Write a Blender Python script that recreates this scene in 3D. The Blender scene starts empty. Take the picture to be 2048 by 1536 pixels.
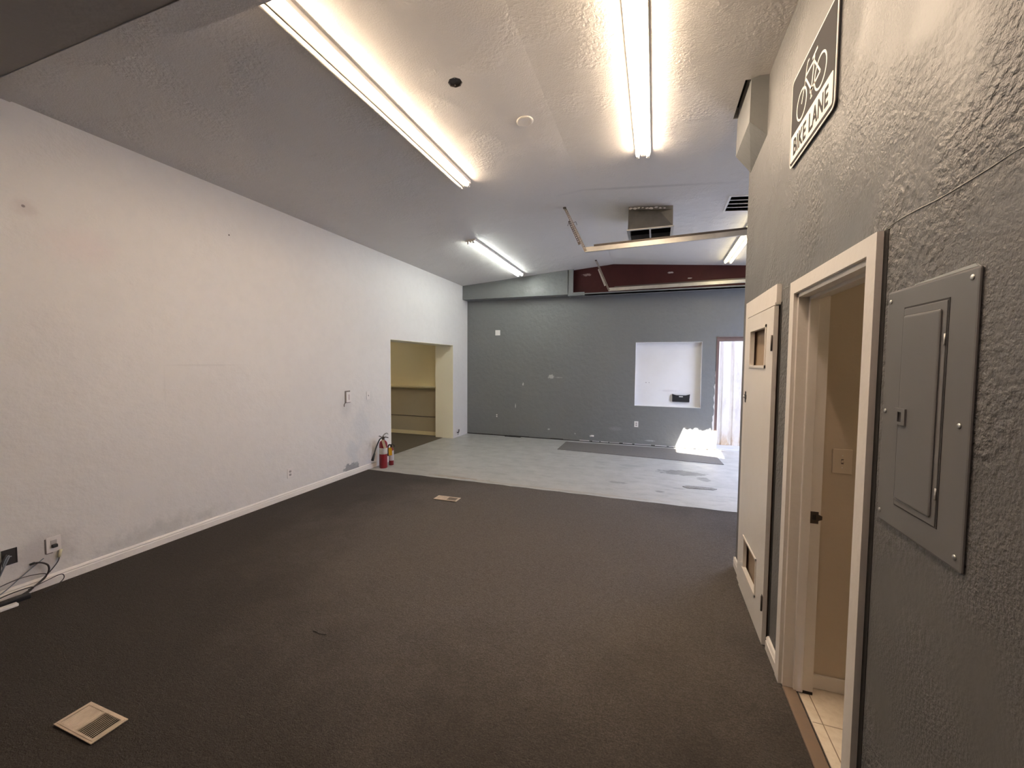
import bpy, bmesh, math, random
from mathutils import Matrix, Vector, Euler

random.seed(7)
SC = bpy.context.scene
COL = SC.collection

# ------------------------------------------------------------------ camera
CAM_H = 1.672
F_PX, YAW, PITCH, ROLL = 810.44, 0.337724, 0.0503378, -0.00715867
cd = bpy.data.cameras.new('camera')
cam = bpy.data.objects.new('camera', cd)
COL.objects.link(cam)
fwd = Vector((-math.sin(YAW) * math.cos(PITCH), math.cos(YAW) * math.cos(PITCH), -math.sin(PITCH)))
rgt = Vector((math.cos(YAW), math.sin(YAW), 0))
dwn = fwd.cross(rgt)
r2 = math.cos(ROLL) * rgt + math.sin(ROLL) * dwn
d2 = -math.sin(ROLL) * rgt + math.cos(ROLL) * dwn
M = Matrix((r2, -d2, -fwd)).transposed().to_4x4()
M.translation = Vector((0, 0, CAM_H))
cam.matrix_world = M
cd.sensor_width = 36.0
cd.lens = 36.0 * F_PX / 2048.0
cd.clip_start = 0.02
cd.clip_end = 200
SC.camera = cam

# ------------------------------------------------------------------ sky, sun, exposure
SKY_STRENGTH = 8.5
SUN_ENERGY = 40.0
TUBE_WARM, TUBE_COOL, TUBE_YELLOW = 43.0, 20.0, 9.0
SUN_DIR = Vector((-1.0, 0.62, -0.45)).normalized()
w = bpy.data.worlds.new('sky')
SC.world = w
w.use_nodes = True
bg = w.node_tree.nodes['Background']
bg.inputs[0].default_value = (0.62, 0.71, 0.98, 1)
bg.inputs[1].default_value = SKY_STRENGTH
sl = bpy.data.lights.new('sun', 'SUN')
sl.energy = SUN_ENERGY
sl.angle = 0.003
sl.color = (1.0, 0.95, 0.86)
so = bpy.data.objects.new('sun', sl)
so.rotation_euler = SUN_DIR.to_track_quat('-Z', 'Y').to_euler()
so.location = (6, 3, 6)
COL.objects.link(so)
SC.view_settings.view_transform = 'Standard'
SC.view_settings.look = 'None'
SC.view_settings.exposure = 1.24
SC.view_settings.gamma = 1.0
SC.view_settings.use_curve_mapping = False

# ------------------------------------------------------------------ main dimensions
XL, XR, YB, XR2 = -4.191, 0.669, 8.728, 2.6
RIDGE_X, RIDGE_Z, SLOPE = -0.84, 3.712, 0.082
YEND = 3.71


def ceil_z(x):
    return RIDGE_Z - SLOPE * abs(x - RIDGE_X)


# ------------------------------------------------------------------ materials
def lin(r, g, b):
    f = lambda c: c / 12.92 if c <= 0.04045 else ((c + 0.055) / 1.055) ** 2.4
    return (f(r / 255), f(g / 255), f(b / 255))


class Nodes:
    def __init__(self, nt):
        self.nt = nt

    def n(self, t, **kw):
        nd = self.nt.nodes.new(t)
        for k, v in kw.items():
            setattr(nd, k, v)
        return nd

    def link(self, a, b):
        self.nt.links.new(a, b)

    def val(self, sock, v):
        if hasattr(v, 'is_linked') or hasattr(v, 'links'):
            self.link(v, sock)
        else:
            sock.default_value = v

    def math(self, op, a, b=None, clamp=False):
        m = self.n('ShaderNodeMath', operation=op, use_clamp=clamp)
        self.val(m.inputs[0], a)
        if b is not None:
            self.val(m.inputs[1], b)
        return m.outputs[0]

    def vmath(self, op, a, b=None):
        m = self.n('ShaderNodeVectorMath', operation=op)
        self.val(m.inputs[0], a)
        if b is not None:
            self.val(m.inputs[1], b)
        return m.outputs['Value'] if op in ('LENGTH', 'DOT_PRODUCT') else m.outputs[0]

    def noise(self, vec, scale, detail=2.0, rough=0.5, stretch=None):
        if stretch:
            vec = self.vmath('MULTIPLY', vec, stretch)
        t = self.n('ShaderNodeTexNoise')
        self.link(vec, t.inputs['Vector'])
        t.inputs['Scale'].default_value = scale
        t.inputs['Detail'].default_value = detail
        t.inputs['Roughness'].default_value = rough
        return t.outputs[0]

    def smooth(self, v, a, b):
        m = self.n('ShaderNodeMapRange', interpolation_type='SMOOTHSTEP', clamp=True)
        self.val(m.inputs[0], v)
        m.inputs[1].default_value = a
        m.inputs[2].default_value = b
        return m.outputs[0]

    def mix(self, fac, a, b):
        m = self.n('ShaderNodeMix', data_type='RGBA')
        self.val(m.inputs[0], fac)
        for s, v in ((m.inputs[6], a), (m.inputs[7], b)):
            if isinstance(v, tuple):
                s.default_value = v[:3] + (1,)
            else:
                self.link(v, s)
        return m.outputs[2]


def mat(name, col, rough=0.6, metal=0.0, var=None, bumps=(), blobs=(), world=False, spec=0.5, extra=None, coat=0.0, rough_var=None):
    """var=(scale, amount, second colour); bumps=[(scale, distance, detail, stretch, mask)];
    blobs=[(centre, radii, colour, opacity, noise scale, noise amount, softness)]"""
    m = bpy.data.materials.new(name)
    m.use_nodes = True
    nt = m.node_tree
    N = Nodes(nt)
    b = nt.nodes['Principled BSDF']
    b.inputs['Roughness'].default_value = rough
    b.inputs['Metallic'].default_value = metal
    b.inputs['Specular IOR Level'].default_value = spec
    b.inputs['Coat Weight'].default_value = coat
    if world:
        P = N.n('ShaderNodeNewGeometry').outputs['Position']
    else:
        P = N.n('ShaderNodeTexCoord').outputs['Object']
    c = tuple(col)
    if var:
        nz = N.noise(P, var[0], 4.0, 0.6)
        c = N.mix(N.math('MULTIPLY', N.smooth(nz, 0.35, 0.7), var[1]), c, tuple(var[2]))
        if len(var) > 3:
            nz2 = N.noise(P, var[3], 3.0, 0.6, var[6] if len(var) > 6 else None)
            c = N.mix(N.math('MULTIPLY', N.smooth(nz2, 0.4, 0.68), var[4]), c, tuple(var[5]))
    for (cen, rad, bc, op, ns, na, soft) in blobs:
        d = N.vmath('SUBTRACT', P, tuple(cen))
        d = N.vmath('MULTIPLY', d, tuple(1.0 / r for r in rad))
        L = N.vmath('LENGTH', d)
        nz = N.noise(P, ns, 4.0, 0.65)
        L = N.math('ADD', L, N.math('MULTIPLY', N.math('SUBTRACT', nz, 0.5), na))
        k = N.math('MULTIPLY', N.smooth(L, 1.0, 1.0 - soft), op)
        c = N.mix(k, c, tuple(bc))
    if extra:
        c = extra(N, P, c)
    if isinstance(c, tuple):
        b.inputs['Base Color'].default_value = c[:3] + (1,)
    else:
        N.link(c, b.inputs['Base Color'])
    if rough_var:
        nz = N.noise(P, rough_var[0], 4.0, 0.6)
        mr = N.n('ShaderNodeMapRange')
        N.link(nz, mr.inputs[0])
        mr.inputs[1].default_value = 0.3
        mr.inputs[2].default_value = 0.7
        mr.inputs[3].default_value = rough_var[1]
        mr.inputs[4].default_value = rough_var[2]
        N.link(mr.outputs[0], b.inputs['Roughness'])
    if bumps:
        h = None
        for bp in bumps:
            sc, dist = bp[0], bp[1]
            det = bp[2] if len(bp) > 2 else 2.0
            st = bp[3] if len(bp) > 3 else None
            nz = N.noise(P, sc, det, 0.55, st)
            if len(bp) > 4 and bp[4]:
                lo, hi = bp[4][1], bp[4][2]
                mk = N.smooth(N.noise(P, bp[4][0], 2.0, 0.5), lo, hi)
                nz = N.math('MULTIPLY', nz, mk)
            nz = N.math('MULTIPLY', nz, dist)
            h = nz if h is None else N.math('ADD', h, nz)
        bn = N.n('ShaderNodeBump')
        bn.inputs['Strength'].default_value = 1.0
        bn.inputs['Distance'].default_value = 1.0
        N.link(h, bn.inputs['Height'])
        N.link(bn.outputs[0], b.inputs['Normal'])
    return m


def emit(name, col, strength):
    m = bpy.data.materials.new(name)
    m.use_nodes = True
    nt = m.node_tree
    nt.nodes.clear()
    e = nt.nodes.new('ShaderNodeEmission')
    o = nt.nodes.new('ShaderNodeOutputMaterial')
    e.inputs[0].default_value = tuple(col) + (1,)
    e.inputs[1].default_value = strength
    nt.links.new(e.outputs[0], o.inputs[0])
    return m


GREY = (0.185, 0.188, 0.182)
DIRT = (0.30, 0.29, 0.27)
M_left = mat('white_wall_paint', (0.72, 0.685, 0.65), 0.55, world=True,
             var=(1.3, 0.35, (0.66, 0.62, 0.59), 9.0, 0.12, (0.58, 0.55, 0.52)),
             bumps=[(14, 0.004, 3.0), (60, 0.0012, 3.0)],
             blobs=[((XL, 4.83, 0.09), (0.3, 0.20, 0.12), (0.24, 0.24, 0.24), 0.85, 7, 1.6, 0.15),
                    ((XL, 4.86, 0.36), (0.3, 0.20, 0.30), (0.55, 0.56, 0.57), 0.6, 6, 2.0, 0.9),
                    ((XL, 5.02, 0.72), (0.3, 0.30, 0.38), (0.58, 0.58, 0.58), 0.55, 7, 1.2, 0.8),
                    ((XL, 4.70, 1.05), (0.3, 0.16, 0.26), (0.52, 0.50, 0.48), 0.5, 9, 1.0, 0.8),
                    ((XL, 5.2, 1.12), (0.3, 0.14, 0.16), (0.55, 0.53, 0.50), 0.4, 9, 1.0, 0.8),
                    ((XL, 1.60, 0.26), (0.3, 0.26, 0.22), (0.42, 0.38, 0.36), 0.5, 9, 1.0, 0.8),
                    ((XL, 2.35, 0.15), (0.3, 0.75, 0.13), (0.46, 0.44, 0.41), 0.5, 12, 2.0, 0.9),
                    ((XL, 1.592, 2.748), (0.3, 0.012, 0.012), (0.05, 0.03, 0.03), 1.0, 60, 0.4, 0.4),
                    ((XL, 1.60, 2.74), (0.3, 0.10, 0.09), (0.55, 0.47, 0.45), 0.45, 16, 1.0, 0.8),
                    ((XL, 3.053, 2.981), (0.3, 0.009, 0.009), (0.08, 0.06, 0.05), 1.0, 60, 0.3, 0.4),
                    ((XL, 1.90, 2.55), (0.3, 0.30, 0.22), (0.74, 0.60, 0.58), 0.35, 6, 1.0, 0.9),
                    ((XL, 2.80, 1.635), (0.3, 0.50, 0.012), (0.60, 0.57, 0.54), 0.5, 14, 0.8, 0.7),
                    ((XL, 2.42, 1.42), (0.3, 0.012, 0.23), (0.62, 0.59, 0.56), 0.4, 14, 0.8, 0.7)])
M_ceil = mat('ceiling_paint', (0.69, 0.655, 0.62), 0.6, world=True, spec=0.3,
             var=(0.9, 0.4, (0.63, 0.595, 0.56), 18, 0.15, (0.73, 0.695, 0.66)),
             bumps=[(10, 0.003, 3.0), (40, 0.009, 3.0, None, (2.6, 0.44, 0.64)), (95, 0.0025, 2.0)],
             blobs=[((-0.15, 4.86, 3.6), (1.3, 0.05, 0.6), (0.42, 0.39, 0.37), 0.5, 6, 0.5, 0.9)])  # paints the soft shade band along the ceiling's cross seam
M_grey = mat('grey_wall_paint', GREY, 0.42, world=True, spec=0.5,
             var=(1.6, 0.35, (0.165, 0.168, 0.165), 14, 0.15, (0.21, 0.212, 0.205)),
             bumps=[(11, 0.010, 3.0), (70, 0.0016, 2.0)],
             blobs=[((-2.80, YB, 1.21), (0.02, 0.5, 0.045), (0.62, 0.61, 0.58), 0.8, 40, 1.3, 0.5),
                    ((-2.153, YB, 1.39), (0.075, 0.5, 0.055), (0.50, 0.49, 0.47), 0.8, 26, 2.0, 0.4),
                    ((-1.98, YB, 1.375), (0.12, 0.5, 0.015), (0.40, 0.40, 0.38), 0.5, 20, 1.6, 0.5),
                    ((-2.977, YB, 0.705), (0.013, 0.5, 0.06), (0.60, 0.59, 0.56), 0.8, 40, 1.2, 0.5),
                    ((-2.19, YB, 0.22), (0.03, 0.5, 0.018), (0.55, 0.54, 0.52), 0.8, 40, 1.2, 0.5),
                    ((-1.60, YB, 0.16), (0.02, 0.5, 0.02), (0.45, 0.44, 0.42), 0.7, 40, 1.2, 0.5),
                    ((-0.05, YB, 0.11), (0.12, 0.5, 0.02), (0.42, 0.42, 0.41), 0.6, 30, 1.2, 0.5),
                    ((-0.75, YB, 0.32), (0.18, 0.5, 0.05), (0.26, 0.26, 0.26), 0.5, 20, 1.3, 0.6),
                    ((-2.45, YB - 0.25, 3.25), (0.28, 0.5, 0.10), (0.30, 0.31, 0.30), 0.5, 16, 1.4, 0.8)])


def stucco_extra(N, P, c):
    # old paint line where two coats meet, door height, from the doorway towards the camera
    return c


M_stucco = mat('grey_stucco', (0.150, 0.146, 0.142), 0.45, world=True, spec=0.55,
               var=(2.2, 0.35, (0.135, 0.131, 0.126), 30, 0.15, (0.18, 0.174, 0.168)),
               bumps=[(9, 0.002, 2.0), (46, 0.016, 4.0, None, (1.7, 0.40, 0.66)), (100, 0.0035, 3.0, None, (2.6, 0.36, 0.6))])
M_greyplain = mat('plain_grey_paint', (0.17, 0.17, 0.166), 0.45, world=True, bumps=[(20, 0.003, 2.0)])
M_darkceil = mat('dark_front_ceiling_paint', (0.27, 0.245, 0.225), 0.7, world=True, bumps=[(14, 0.006, 3.0)])
M_cream = mat('cream_paint', (0.78, 0.70, 0.47), 0.5, world=True, var=(2.0, 0.3, (0.72, 0.63, 0.42)), bumps=[(12, 0.004, 3.0)])
M_creamlight = mat('pale_cream_paint', (0.90, 0.85, 0.67), 0.5, world=True)
M_creamlow = mat('cream_grey_paint', (0.42, 0.37, 0.27), 0.55, world=True, var=(2.0, 0.4, (0.36, 0.32, 0.23)))
M_beige = mat('bathroom_paint', (0.58, 0.49, 0.38), 0.5, world=True, var=(2.0, 0.3, (0.50, 0.41, 0.30)), bumps=[(16, 0.003, 3.0)])
M_white = mat('white_trim_paint', (0.80, 0.75, 0.69), 0.4, world=True, var=(6, 0.2, (0.70, 0.64, 0.57)), bumps=[(30, 0.0015, 2.0)])
M_door = mat('door_paint', (0.77, 0.73, 0.68), 0.42, world=True, var=(4, 0.25, (0.68, 0.62, 0.55)), bumps=[(40, 0.001, 2.0)])
M_niche = mat('niche_white_paint', (0.80, 0.79, 0.78), 0.5, world=True, var=(3, 0.3, (0.72, 0.70, 0.67)),
              blobs=[((-0.16, YB + 0.14, 1.30), (0.015, 0.3, 0.012), (0.35, 0.33, 0.32), 0.9, 60, 0.5, 0.5),
                     ((-0.10, YB + 0.14, 1.30), (0.010, 0.3, 0.012), (0.35, 0.33, 0.32), 0.9, 60, 0.5, 0.5),
                     ((0.30, YB + 0.14, 1.14), (0.25, 0.3, 0.03), (0.62, 0.60, 0.60), 0.5, 20, 1.2, 0.7)])


def carpet_extra(N, P, c):
    n1 = N.noise(P, 130, 3.0, 0.7)
    n2 = N.noise(P, 60, 3.0, 0.6, (1.0, 2.4, 1.0))
    k = N.smooth(n1, 0.35, 0.68)
    c = N.mix(N.math('MULTIPLY', k, 0.75), c, (0.185, 0.165, 0.150))
    k2 = N.smooth(n2, 0.38, 0.66)
    c = N.mix(N.math('MULTIPLY', k2, 0.45), c, (0.050, 0.043, 0.039))
    # dusty walked lane; the darker surround also paints in light dimming towards the camera
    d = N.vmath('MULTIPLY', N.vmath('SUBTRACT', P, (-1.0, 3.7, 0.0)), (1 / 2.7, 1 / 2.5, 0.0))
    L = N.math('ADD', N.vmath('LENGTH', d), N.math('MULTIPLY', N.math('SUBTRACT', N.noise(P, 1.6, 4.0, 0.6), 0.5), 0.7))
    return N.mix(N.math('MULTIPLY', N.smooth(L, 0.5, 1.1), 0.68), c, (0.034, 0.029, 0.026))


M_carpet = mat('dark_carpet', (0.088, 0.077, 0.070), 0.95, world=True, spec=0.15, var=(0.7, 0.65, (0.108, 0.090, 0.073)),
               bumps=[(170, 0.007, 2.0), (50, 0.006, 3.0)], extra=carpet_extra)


def concrete_extra(N, P, c):
    n1 = N.noise(P, 3.0, 6.0, 0.7, (1.0, 2.6, 1.0))
    c = N.mix(N.math('MULTIPLY', N.smooth(n1, 0.46, 0.70), 0.5), c, (0.23, 0.225, 0.215))
    return c


M_concrete = mat('painted_concrete', (0.40, 0.395, 0.375), 0.38, world=True, spec=0.5, var=(6, 0.4, (0.34, 0.335, 0.32), 40, 0.15, (0.28, 0.27, 0.26)),
                 extra=concrete_extra, rough_var=(4, 0.28, 0.5), bumps=[(9, 0.003, 4.0)],
                 blobs=[((0.42, 6.72, 0), (0.34, 0.17, 0.4), (0.12, 0.115, 0.11), 0.75, 6, 2.2, 0.25),
                        ((0.72, 6.45, 0), (0.10, 0.12, 0.4), (0.12, 0.115, 0.11), 0.7, 9, 1.6, 0.25),
                        ((0.10, 5.62, 0), (0.07, 0.05, 0.4), (0.12, 0.115, 0.11), 0.7, 12, 0.8, 0.4),
                        ((-0.46, 5.85, 0), (0.15, 0.06, 0.4), (0.12, 0.115, 0.11), 0.6, 9, 1.6, 0.5),
                        ((0.34, 5.85, 0), (0.12, 0.05, 0.4), (0.22, 0.21, 0.2), 0.6, 9, 1.4, 0.5),
                        ((-0.35, 6.9, 0), (0.2, 0.1, 0.4), (0.22, 0.22, 0.21), 0.5, 8, 1.8, 0.5),
                        ((-2.7, 5.27, 0), (0.5, 0.05, 0.4), (0.30, 0.22, 0.15), 0.7, 9, 2.2, 0.4),
                        ((-1.2, 5.22, 0), (1.6, 0.05, 0.4), (0.33, 0.27, 0.20), 0.5, 7, 2.0, 0.5),
                        ((1.2, 6.3, 0), (0.5, 0.3, 0.4), (0.30, 0.29, 0.28), 0.5, 5, 2.0, 0.6)])
M_sidefloor = mat('brown_side_carpet', (0.12, 0.10, 0.075), 0.9, world=True, spec=0.1, bumps=[(120, 0.003, 2.0)])
M_tile = mat('bathroom_tile', (0.80, 0.71, 0.58), 0.45, world=True, var=(9, 0.5, (0.64, 0.52, 0.38), 30, 0.25, (0.50, 0.39, 0.27)))
M_grout = mat('tile_joint', (0.28, 0.21, 0.14), 0.8)
M_threshold = mat('threshold_wood', (0.20, 0.145, 0.105), 0.5, world=True, var=(20, 0.4, (0.24, 0.16, 0.1)))
M_ground = mat('outside_ground', (0.36, 0.34, 0.33), 0.85, world=True, var=(4, 0.5, (0.28, 0.27, 0.26)))


def fence_extra(N, P, c):
    n = N.noise(P, 7, 5.0, 0.7, (1.0, 1.0, 0.35))
    c = N.mix(N.math('MULTIPLY', N.smooth(n, 0.5, 0.7), 0.4), c, (0.50, 0.43, 0.38))
    sp = N.n('ShaderNodeSeparateXYZ')
    N.link(P, sp.inputs[0])
    k = N.math('MULTIPLY', N.smooth(sp.outputs[2], 0.35, 0.0), N.smooth(n, 0.35, 0.6))
    c = N.mix(N.math('MULTIPLY', k, 0.8), c, (0.55, 0.36, 0.18))
    k = N.math('MULTIPLY', N.smooth(sp.outputs[2], 1.36, 1.9), 0.35)
    return N.mix(k, c, (0.76, 0.62, 0.54))


M_fence = mat('weathered_metal_sheet', (0.80, 0.74, 0.65), 0.6, world=True, metal=0.0, extra=fence_extra, var=(5, 0.4, (0.66, 0.60, 0.54)))
M_sunblocker = mat('sun_blocker_sheet', (0.50, 0.50, 0.52), 0.7, world=True, var=(3, 0.3, (0.42, 0.42, 0.44)))
M_red = mat('oxide_red_steel', (0.058, 0.014, 0.013), 0.6, spec=0.2, world=True, var=(5, 0.5, (0.042, 0.011, 0.011)),
            blobs=[((0.25, 8.6, 3.47), (0.07, 0.5, 0.02), (0.5, 0.46, 0.44), 0.8, 30, 1.5, 0.4),
                   ((0.60, 8.6, 3.34), (0.05, 0.5, 0.012), (0.5, 0.46, 0.44), 0.8, 30, 1.5, 0.4),
                   ((-1.37, 8.6, 3.53), (0.10, 0.5, 0.03), (0.40, 0.3, 0.28), 0.6, 40, 2.2, 0.4)])
M_galv = mat('galvanised_steel', (0.56, 0.54, 0.50), 0.38, metal=0.85, var=(9, 0.5, (0.42, 0.40, 0.37)))
M_duct = mat('dusty_sheet_metal', (0.22, 0.212, 0.195), 0.55, metal=0.5, var=(7, 0.5, (0.15, 0.145, 0.13)))
M_aged = mat('aged_perforated_steel', (0.30, 0.27, 0.23), 0.5, metal=0.6, var=(14, 0.6, (0.18, 0.15, 0.12)))
M_ductdark = mat('duct_inside', (0.018, 0.014, 0.012), 0.95, spec=0.1)
M_darkmetal = mat('dark_bronze_metal', (0.10, 0.085, 0.075), 0.4, metal=0.7)
M_plast = mat('white_plastic', (0.80, 0.77, 0.73), 0.35)
M_plast_paint = mat('painted_over_plate', (0.74, 0.69, 0.66), 0.5)
M_slot = mat('dark_slot', (0.035, 0.03, 0.028), 0.6)
M_slotgrey = mat('dirty_socket_face', (0.42, 0.38, 0.36), 0.5)
M_black = mat('black_plastic', (0.014, 0.014, 0.015), 0.45)
M_rubber = mat('rubber_mat', (0.155, 0.142, 0.133), 0.75, world=True, var=(20, 0.4, (0.12, 0.11, 0.103)), bumps=[(160, 0.002, 1.0)])
M_panel = mat('grey_panel_paint', (0.165, 0.160, 0.158), 0.45, var=(5, 0.3, (0.15, 0.146, 0.143)))
M_screw = mat('bright_screw', (0.70, 0.68, 0.64), 0.3, metal=0.9)
M_signblack = mat('sign_black', (0.022, 0.019, 0.020), 0.7, spec=0.2)
M_signwhite = mat('sign_white', (0.78, 0.72, 0.66), 0.6, spec=0.3)
M_signedge = mat('sign_aluminium', (0.03, 0.028, 0.03), 0.5)
M_redext = mat('extinguisher_red', (0.23, 0.008, 0.016), 0.3, coat=0.3)
M_label = mat('extinguisher_label', (0.62, 0.58, 0.52), 0.45, var=(40, 0.35, (0.45, 0.47, 0.40)))
M_tag = mat('manila_tag', (0.70, 0.57, 0.40), 0.7)
M_yellow = mat('yellow_tag', (0.80, 0.48, 0.02), 0.6, var=(60, 0.2, (0.55, 0.3, 0.02)))
M_grill = mat('cream_register_paint', (0.62, 0.50, 0.38), 0.45, metal=0.0, var=(20, 0.5, (0.42, 0.32, 0.22)))
M_brown = mat('brown_door_frame_paint', (0.16, 0.10, 0.085), 0.5, world=True, var=(12, 0.4, (0.11, 0.065, 0.055)))
M_housing = mat('lamp_housing_enamel', (0.80, 0.76, 0.70), 0.35)
M_tubeoff = mat('unlit_tube_glass', (0.86, 0.83, 0.78), 0.15)
M_capmetal = mat('tube_cap_metal', (0.6, 0.58, 0.55), 0.35, metal=0.8)
M_crack = mat('old_paint_edge', (0.38, 0.36, 0.34), 0.5)
M_gap = mat('dark_floor_gap', (0.02, 0.018, 0.016), 0.9)
M_caulk = mat('white_caulk', (0.70, 0.68, 0.66), 0.6)
M_cable = mat('dark_cable', (0.035, 0.028, 0.026), 0.5)
M_bluecable = mat('grey_cable', (0.20, 0.22, 0.25), 0.5)
M_clear = mat('clear_plug', (0.70, 0.64, 0.42), 0.25)
M_patchmetal = mat('worn_floor_patch', (0.16, 0.15, 0.14), 0.6, var=(60, 0.6, (0.35, 0.34, 0.32)), bumps=[(60, 0.004, 3.0)])
T_warm = emit('warm_tube_glow', (1.0, 0.78, 0.56), TUBE_WARM)
T_warm_pair = emit('warm_pair_glow', (1.0, 0.79, 0.58), TUBE_WARM * 0.76)
T_front_added = emit('added_front_tube_glow', (1.0, 0.76, 0.62), 38.0)
T_cool = emit('cool_tube_glow', (0.93, 1.0, 0.95), TUBE_COOL)
T_yell = emit('yellow_tube_glow', (1.0, 0.86, 0.50), TUBE_YELLOW)


# ------------------------------------------------------------------ mesh helpers
class MB:
    def __init__(self):
        self.v, self.f, self.mi, self.sm = [], [], [], []

    def add(self, verts, faces, m=0, smooth=False):
        o = len(self.v)
        self.v += [tuple(p) for p in verts]
        for f in faces:
            self.f.append(tuple(i + o for i in f))
            self.mi.append(m)
            self.sm.append(smooth)
        return self

    def box(self, x0, x1, y0, y1, z0, z1, m=0):
        vs = [(x, y, z) for x in (x0, x1) for y in (y0, y1) for z in (z0, z1)]
        fs = [(0, 1, 3, 2), (4, 6, 7, 5), (0, 4, 5, 1), (2, 3, 7, 6), (0, 2, 6, 4), (1, 5, 7, 3)]
        return self.add(vs, fs, m)

    def bbox(self, x0, x1, y0, y1, z0, z1, bev=0.004, seg=2, m=0):
        bm = bmesh.new()
        bmesh.ops.create_cube(bm, size=1.0)
        for v in bm.verts:
            v.co = Vector(((x0 + x1) / 2 + v.co.x * (x1 - x0), (y0 + y1) / 2 + v.co.y * (y1 - y0), (z0 + z1) / 2 + v.co.z * (z1 - z0)))
        bmesh.ops.bevel(bm, geom=bm.edges[:], offset=bev, segments=seg, affect='EDGES', profile=0.5)
        bm.verts.index_update()
        self.add([v.co[:] for v in bm.verts], [[v.index for v in f.verts] for f in bm.faces], m)
        bm.free()
        return self

    def prism(self, poly, fn, a, b, m=0, smooth=False):
        """poly of (u, v); fn(u, v, w) -> point; swept w = a..b"""
        n = len(poly)
        vs = [fn(u, v, a) for u, v in poly] + [fn(u, v, b) for u, v in poly]
        fs = [tuple(range(n)), tuple(range(2 * n - 1, n - 1, -1))]
        self.add(vs, fs, m)
        self.add(vs, [(i, (i + 1) % n, n + (i + 1) % n, n + i) for i in range(n)], m, smooth)
        return self

    def plate(self, outer, holes, fn, a, b, m=0):
        """a flat plate with holes; fn(u, v, w)"""
        bm = bmesh.new()
        edges = []
        for loop in [outer] + list(holes):
            vs = [bm.verts.new((u, v, 0)) for u, v in loop]
            for i in range(len(vs)):
                edges.append(bm.edges.new((vs[i], vs[(i + 1) % len(vs)])))
        bm.verts.index_update()
        bmesh.ops.triangle_fill(bm, use_beauty=True, use_dissolve=False, edges=edges)
        vs = [tuple(v.co) for v in bm.verts]
        fs = [[v.index for v in f.verts] for f in bm.faces]
        bm.free()
        n = len(vs)
        pts = [fn(p[0], p[1], a) for p in vs] + [fn(p[0], p[1], b) for p in vs]
        self.add(pts, fs + [[i + n for i in reversed(f)] for f in fs], m)
        k = 0
        for loop in [outer] + list(holes):
            L = len(loop)
            self.add(pts, [(k + i, k + (i + 1) % L, n + k + (i + 1) % L, n + k + i) for i in range(L)], m)
            k += L
        return self

    def ring(self, c, u, v, r, n):
        return [c + (u * math.cos(2 * math.pi * i / n) + v * math.sin(2 * math.pi * i / n)) * r for i in range(n)]

    def tube(self, pts, r, n=8, m=0, caps=True, closed=False):
        pts = [Vector(p) for p in pts]
        rs = r if isinstance(r, (list, tuple)) else [r] * len(pts)
        N = len(pts)
        vs = []
        prev = None
        for i, p in enumerate(pts):
            if closed:
                t = pts[(i + 1) % N] - pts[i - 1]
            else:
                t = pts[min(i + 1, N - 1)] - pts[max(i - 1, 0)]
            t.normalize()
            if prev is None:
                a = Vector((0, 0, 1)) if abs(t.z) < 0.9 else Vector((1, 0, 0))
                u = t.cross(a).normalized()
            else:
                u = (prev - t * prev.dot(t)).normalized()
            prev = u
            vs += self.ring(p, u, t.cross(u), rs[i], n)
        fs = []
        for i in range(N if closed else N - 1):
            j = (i + 1) % N
            for k in range(n):
                fs.append((i * n + k, i * n + (k + 1) % n, j * n + (k + 1) % n, j * n + k))
        self.add(vs, fs, m, True)
        if caps and not closed:
            self.add(vs[:n], [tuple(range(n))], m)
            self.add(vs[-n:], [tuple(range(n))], m)
        return self

    def lathe(self, prof, c=(0, 0, 0), n=24, m=0, axis='z'):
        vs = []
        for r, h in prof:
            for k in range(n):
                a = 2 * math.pi * k / n
                x, y = r * math.cos(a), r * math.sin(a)
                p = {'z': (x, y, h), 'y': (x, h, y), 'x': (h, x, y)}[axis]
                vs.append((p[0] + c[0], p[1] + c[1], p[2] + c[2]))
        fs = []
        for i in range(len(prof) - 1):
            for k in range(n):
                fs.append((i * n + k, i * n + (k + 1) % n, (i + 1) * n + (k + 1) % n, (i + 1) * n + k))
        self.add(vs, fs, m, True)
        self.add(vs[:n], [tuple(range(n))], m)
        self.add(vs[-n:], [tuple(range(n))], m)
        return self

    def build(self, name, mats, parent=None, matrix=None):
        me = bpy.data.meshes.new(name)
        me.from_pydata(self.v, [], self.f)
        bm = bmesh.new()
        bm.from_mesh(me)
        bmesh.ops.remove_doubles(bm, verts=bm.verts[:], dist=1e-6)
        bmesh.ops.recalc_face_normals(bm, faces=bm.faces[:])
        nf = len(bm.faces)
        bm.to_mesh(me)
        bm.free()
        mats = mats if isinstance(mats, (list, tuple)) else [mats]
        for m in mats:
            me.materials.append(m)
        if nf == len(self.f):
            me.polygons.foreach_set('material_index', self.mi)
            me.polygons.foreach_set('use_smooth', self.sm)
        o = bpy.data.objects.new(name, me)
        COL.objects.link(o)
        if parent is not None:
            o.parent = parent
        elif matrix is not None:
            o.matrix_world = matrix
        return o


def tag(o, label, cat=None, group=None, kind=None):
    o['label'] = label
    if cat:
        o['category'] = cat
    if group:
        o['group'] = group
    if kind:
        o['kind'] = kind
    return o


def thing(name, label, cat, loc=(0, 0, 0), rot=(0, 0, 0), group=None):
    o = bpy.data.objects.new(name, None)
    o.empty_display_size = 0.05
    COL.objects.link(o)
    o.location = loc
    o.rotation_euler = rot
    return tag(o, label, cat, group)


def struct(name, mb, mats, label, parent=None, cat=None):
    o = mb.build(name, mats, parent)
    if parent is None:
        tag(o, label, cat, None, 'structure')
    return o


def copy_tree(o, parent=None):
    c = o.copy()
    COL.objects.link(c)
    c.parent = parent
    for ch in list(o.children):
        copy_tree(ch, c)
    return c


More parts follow.
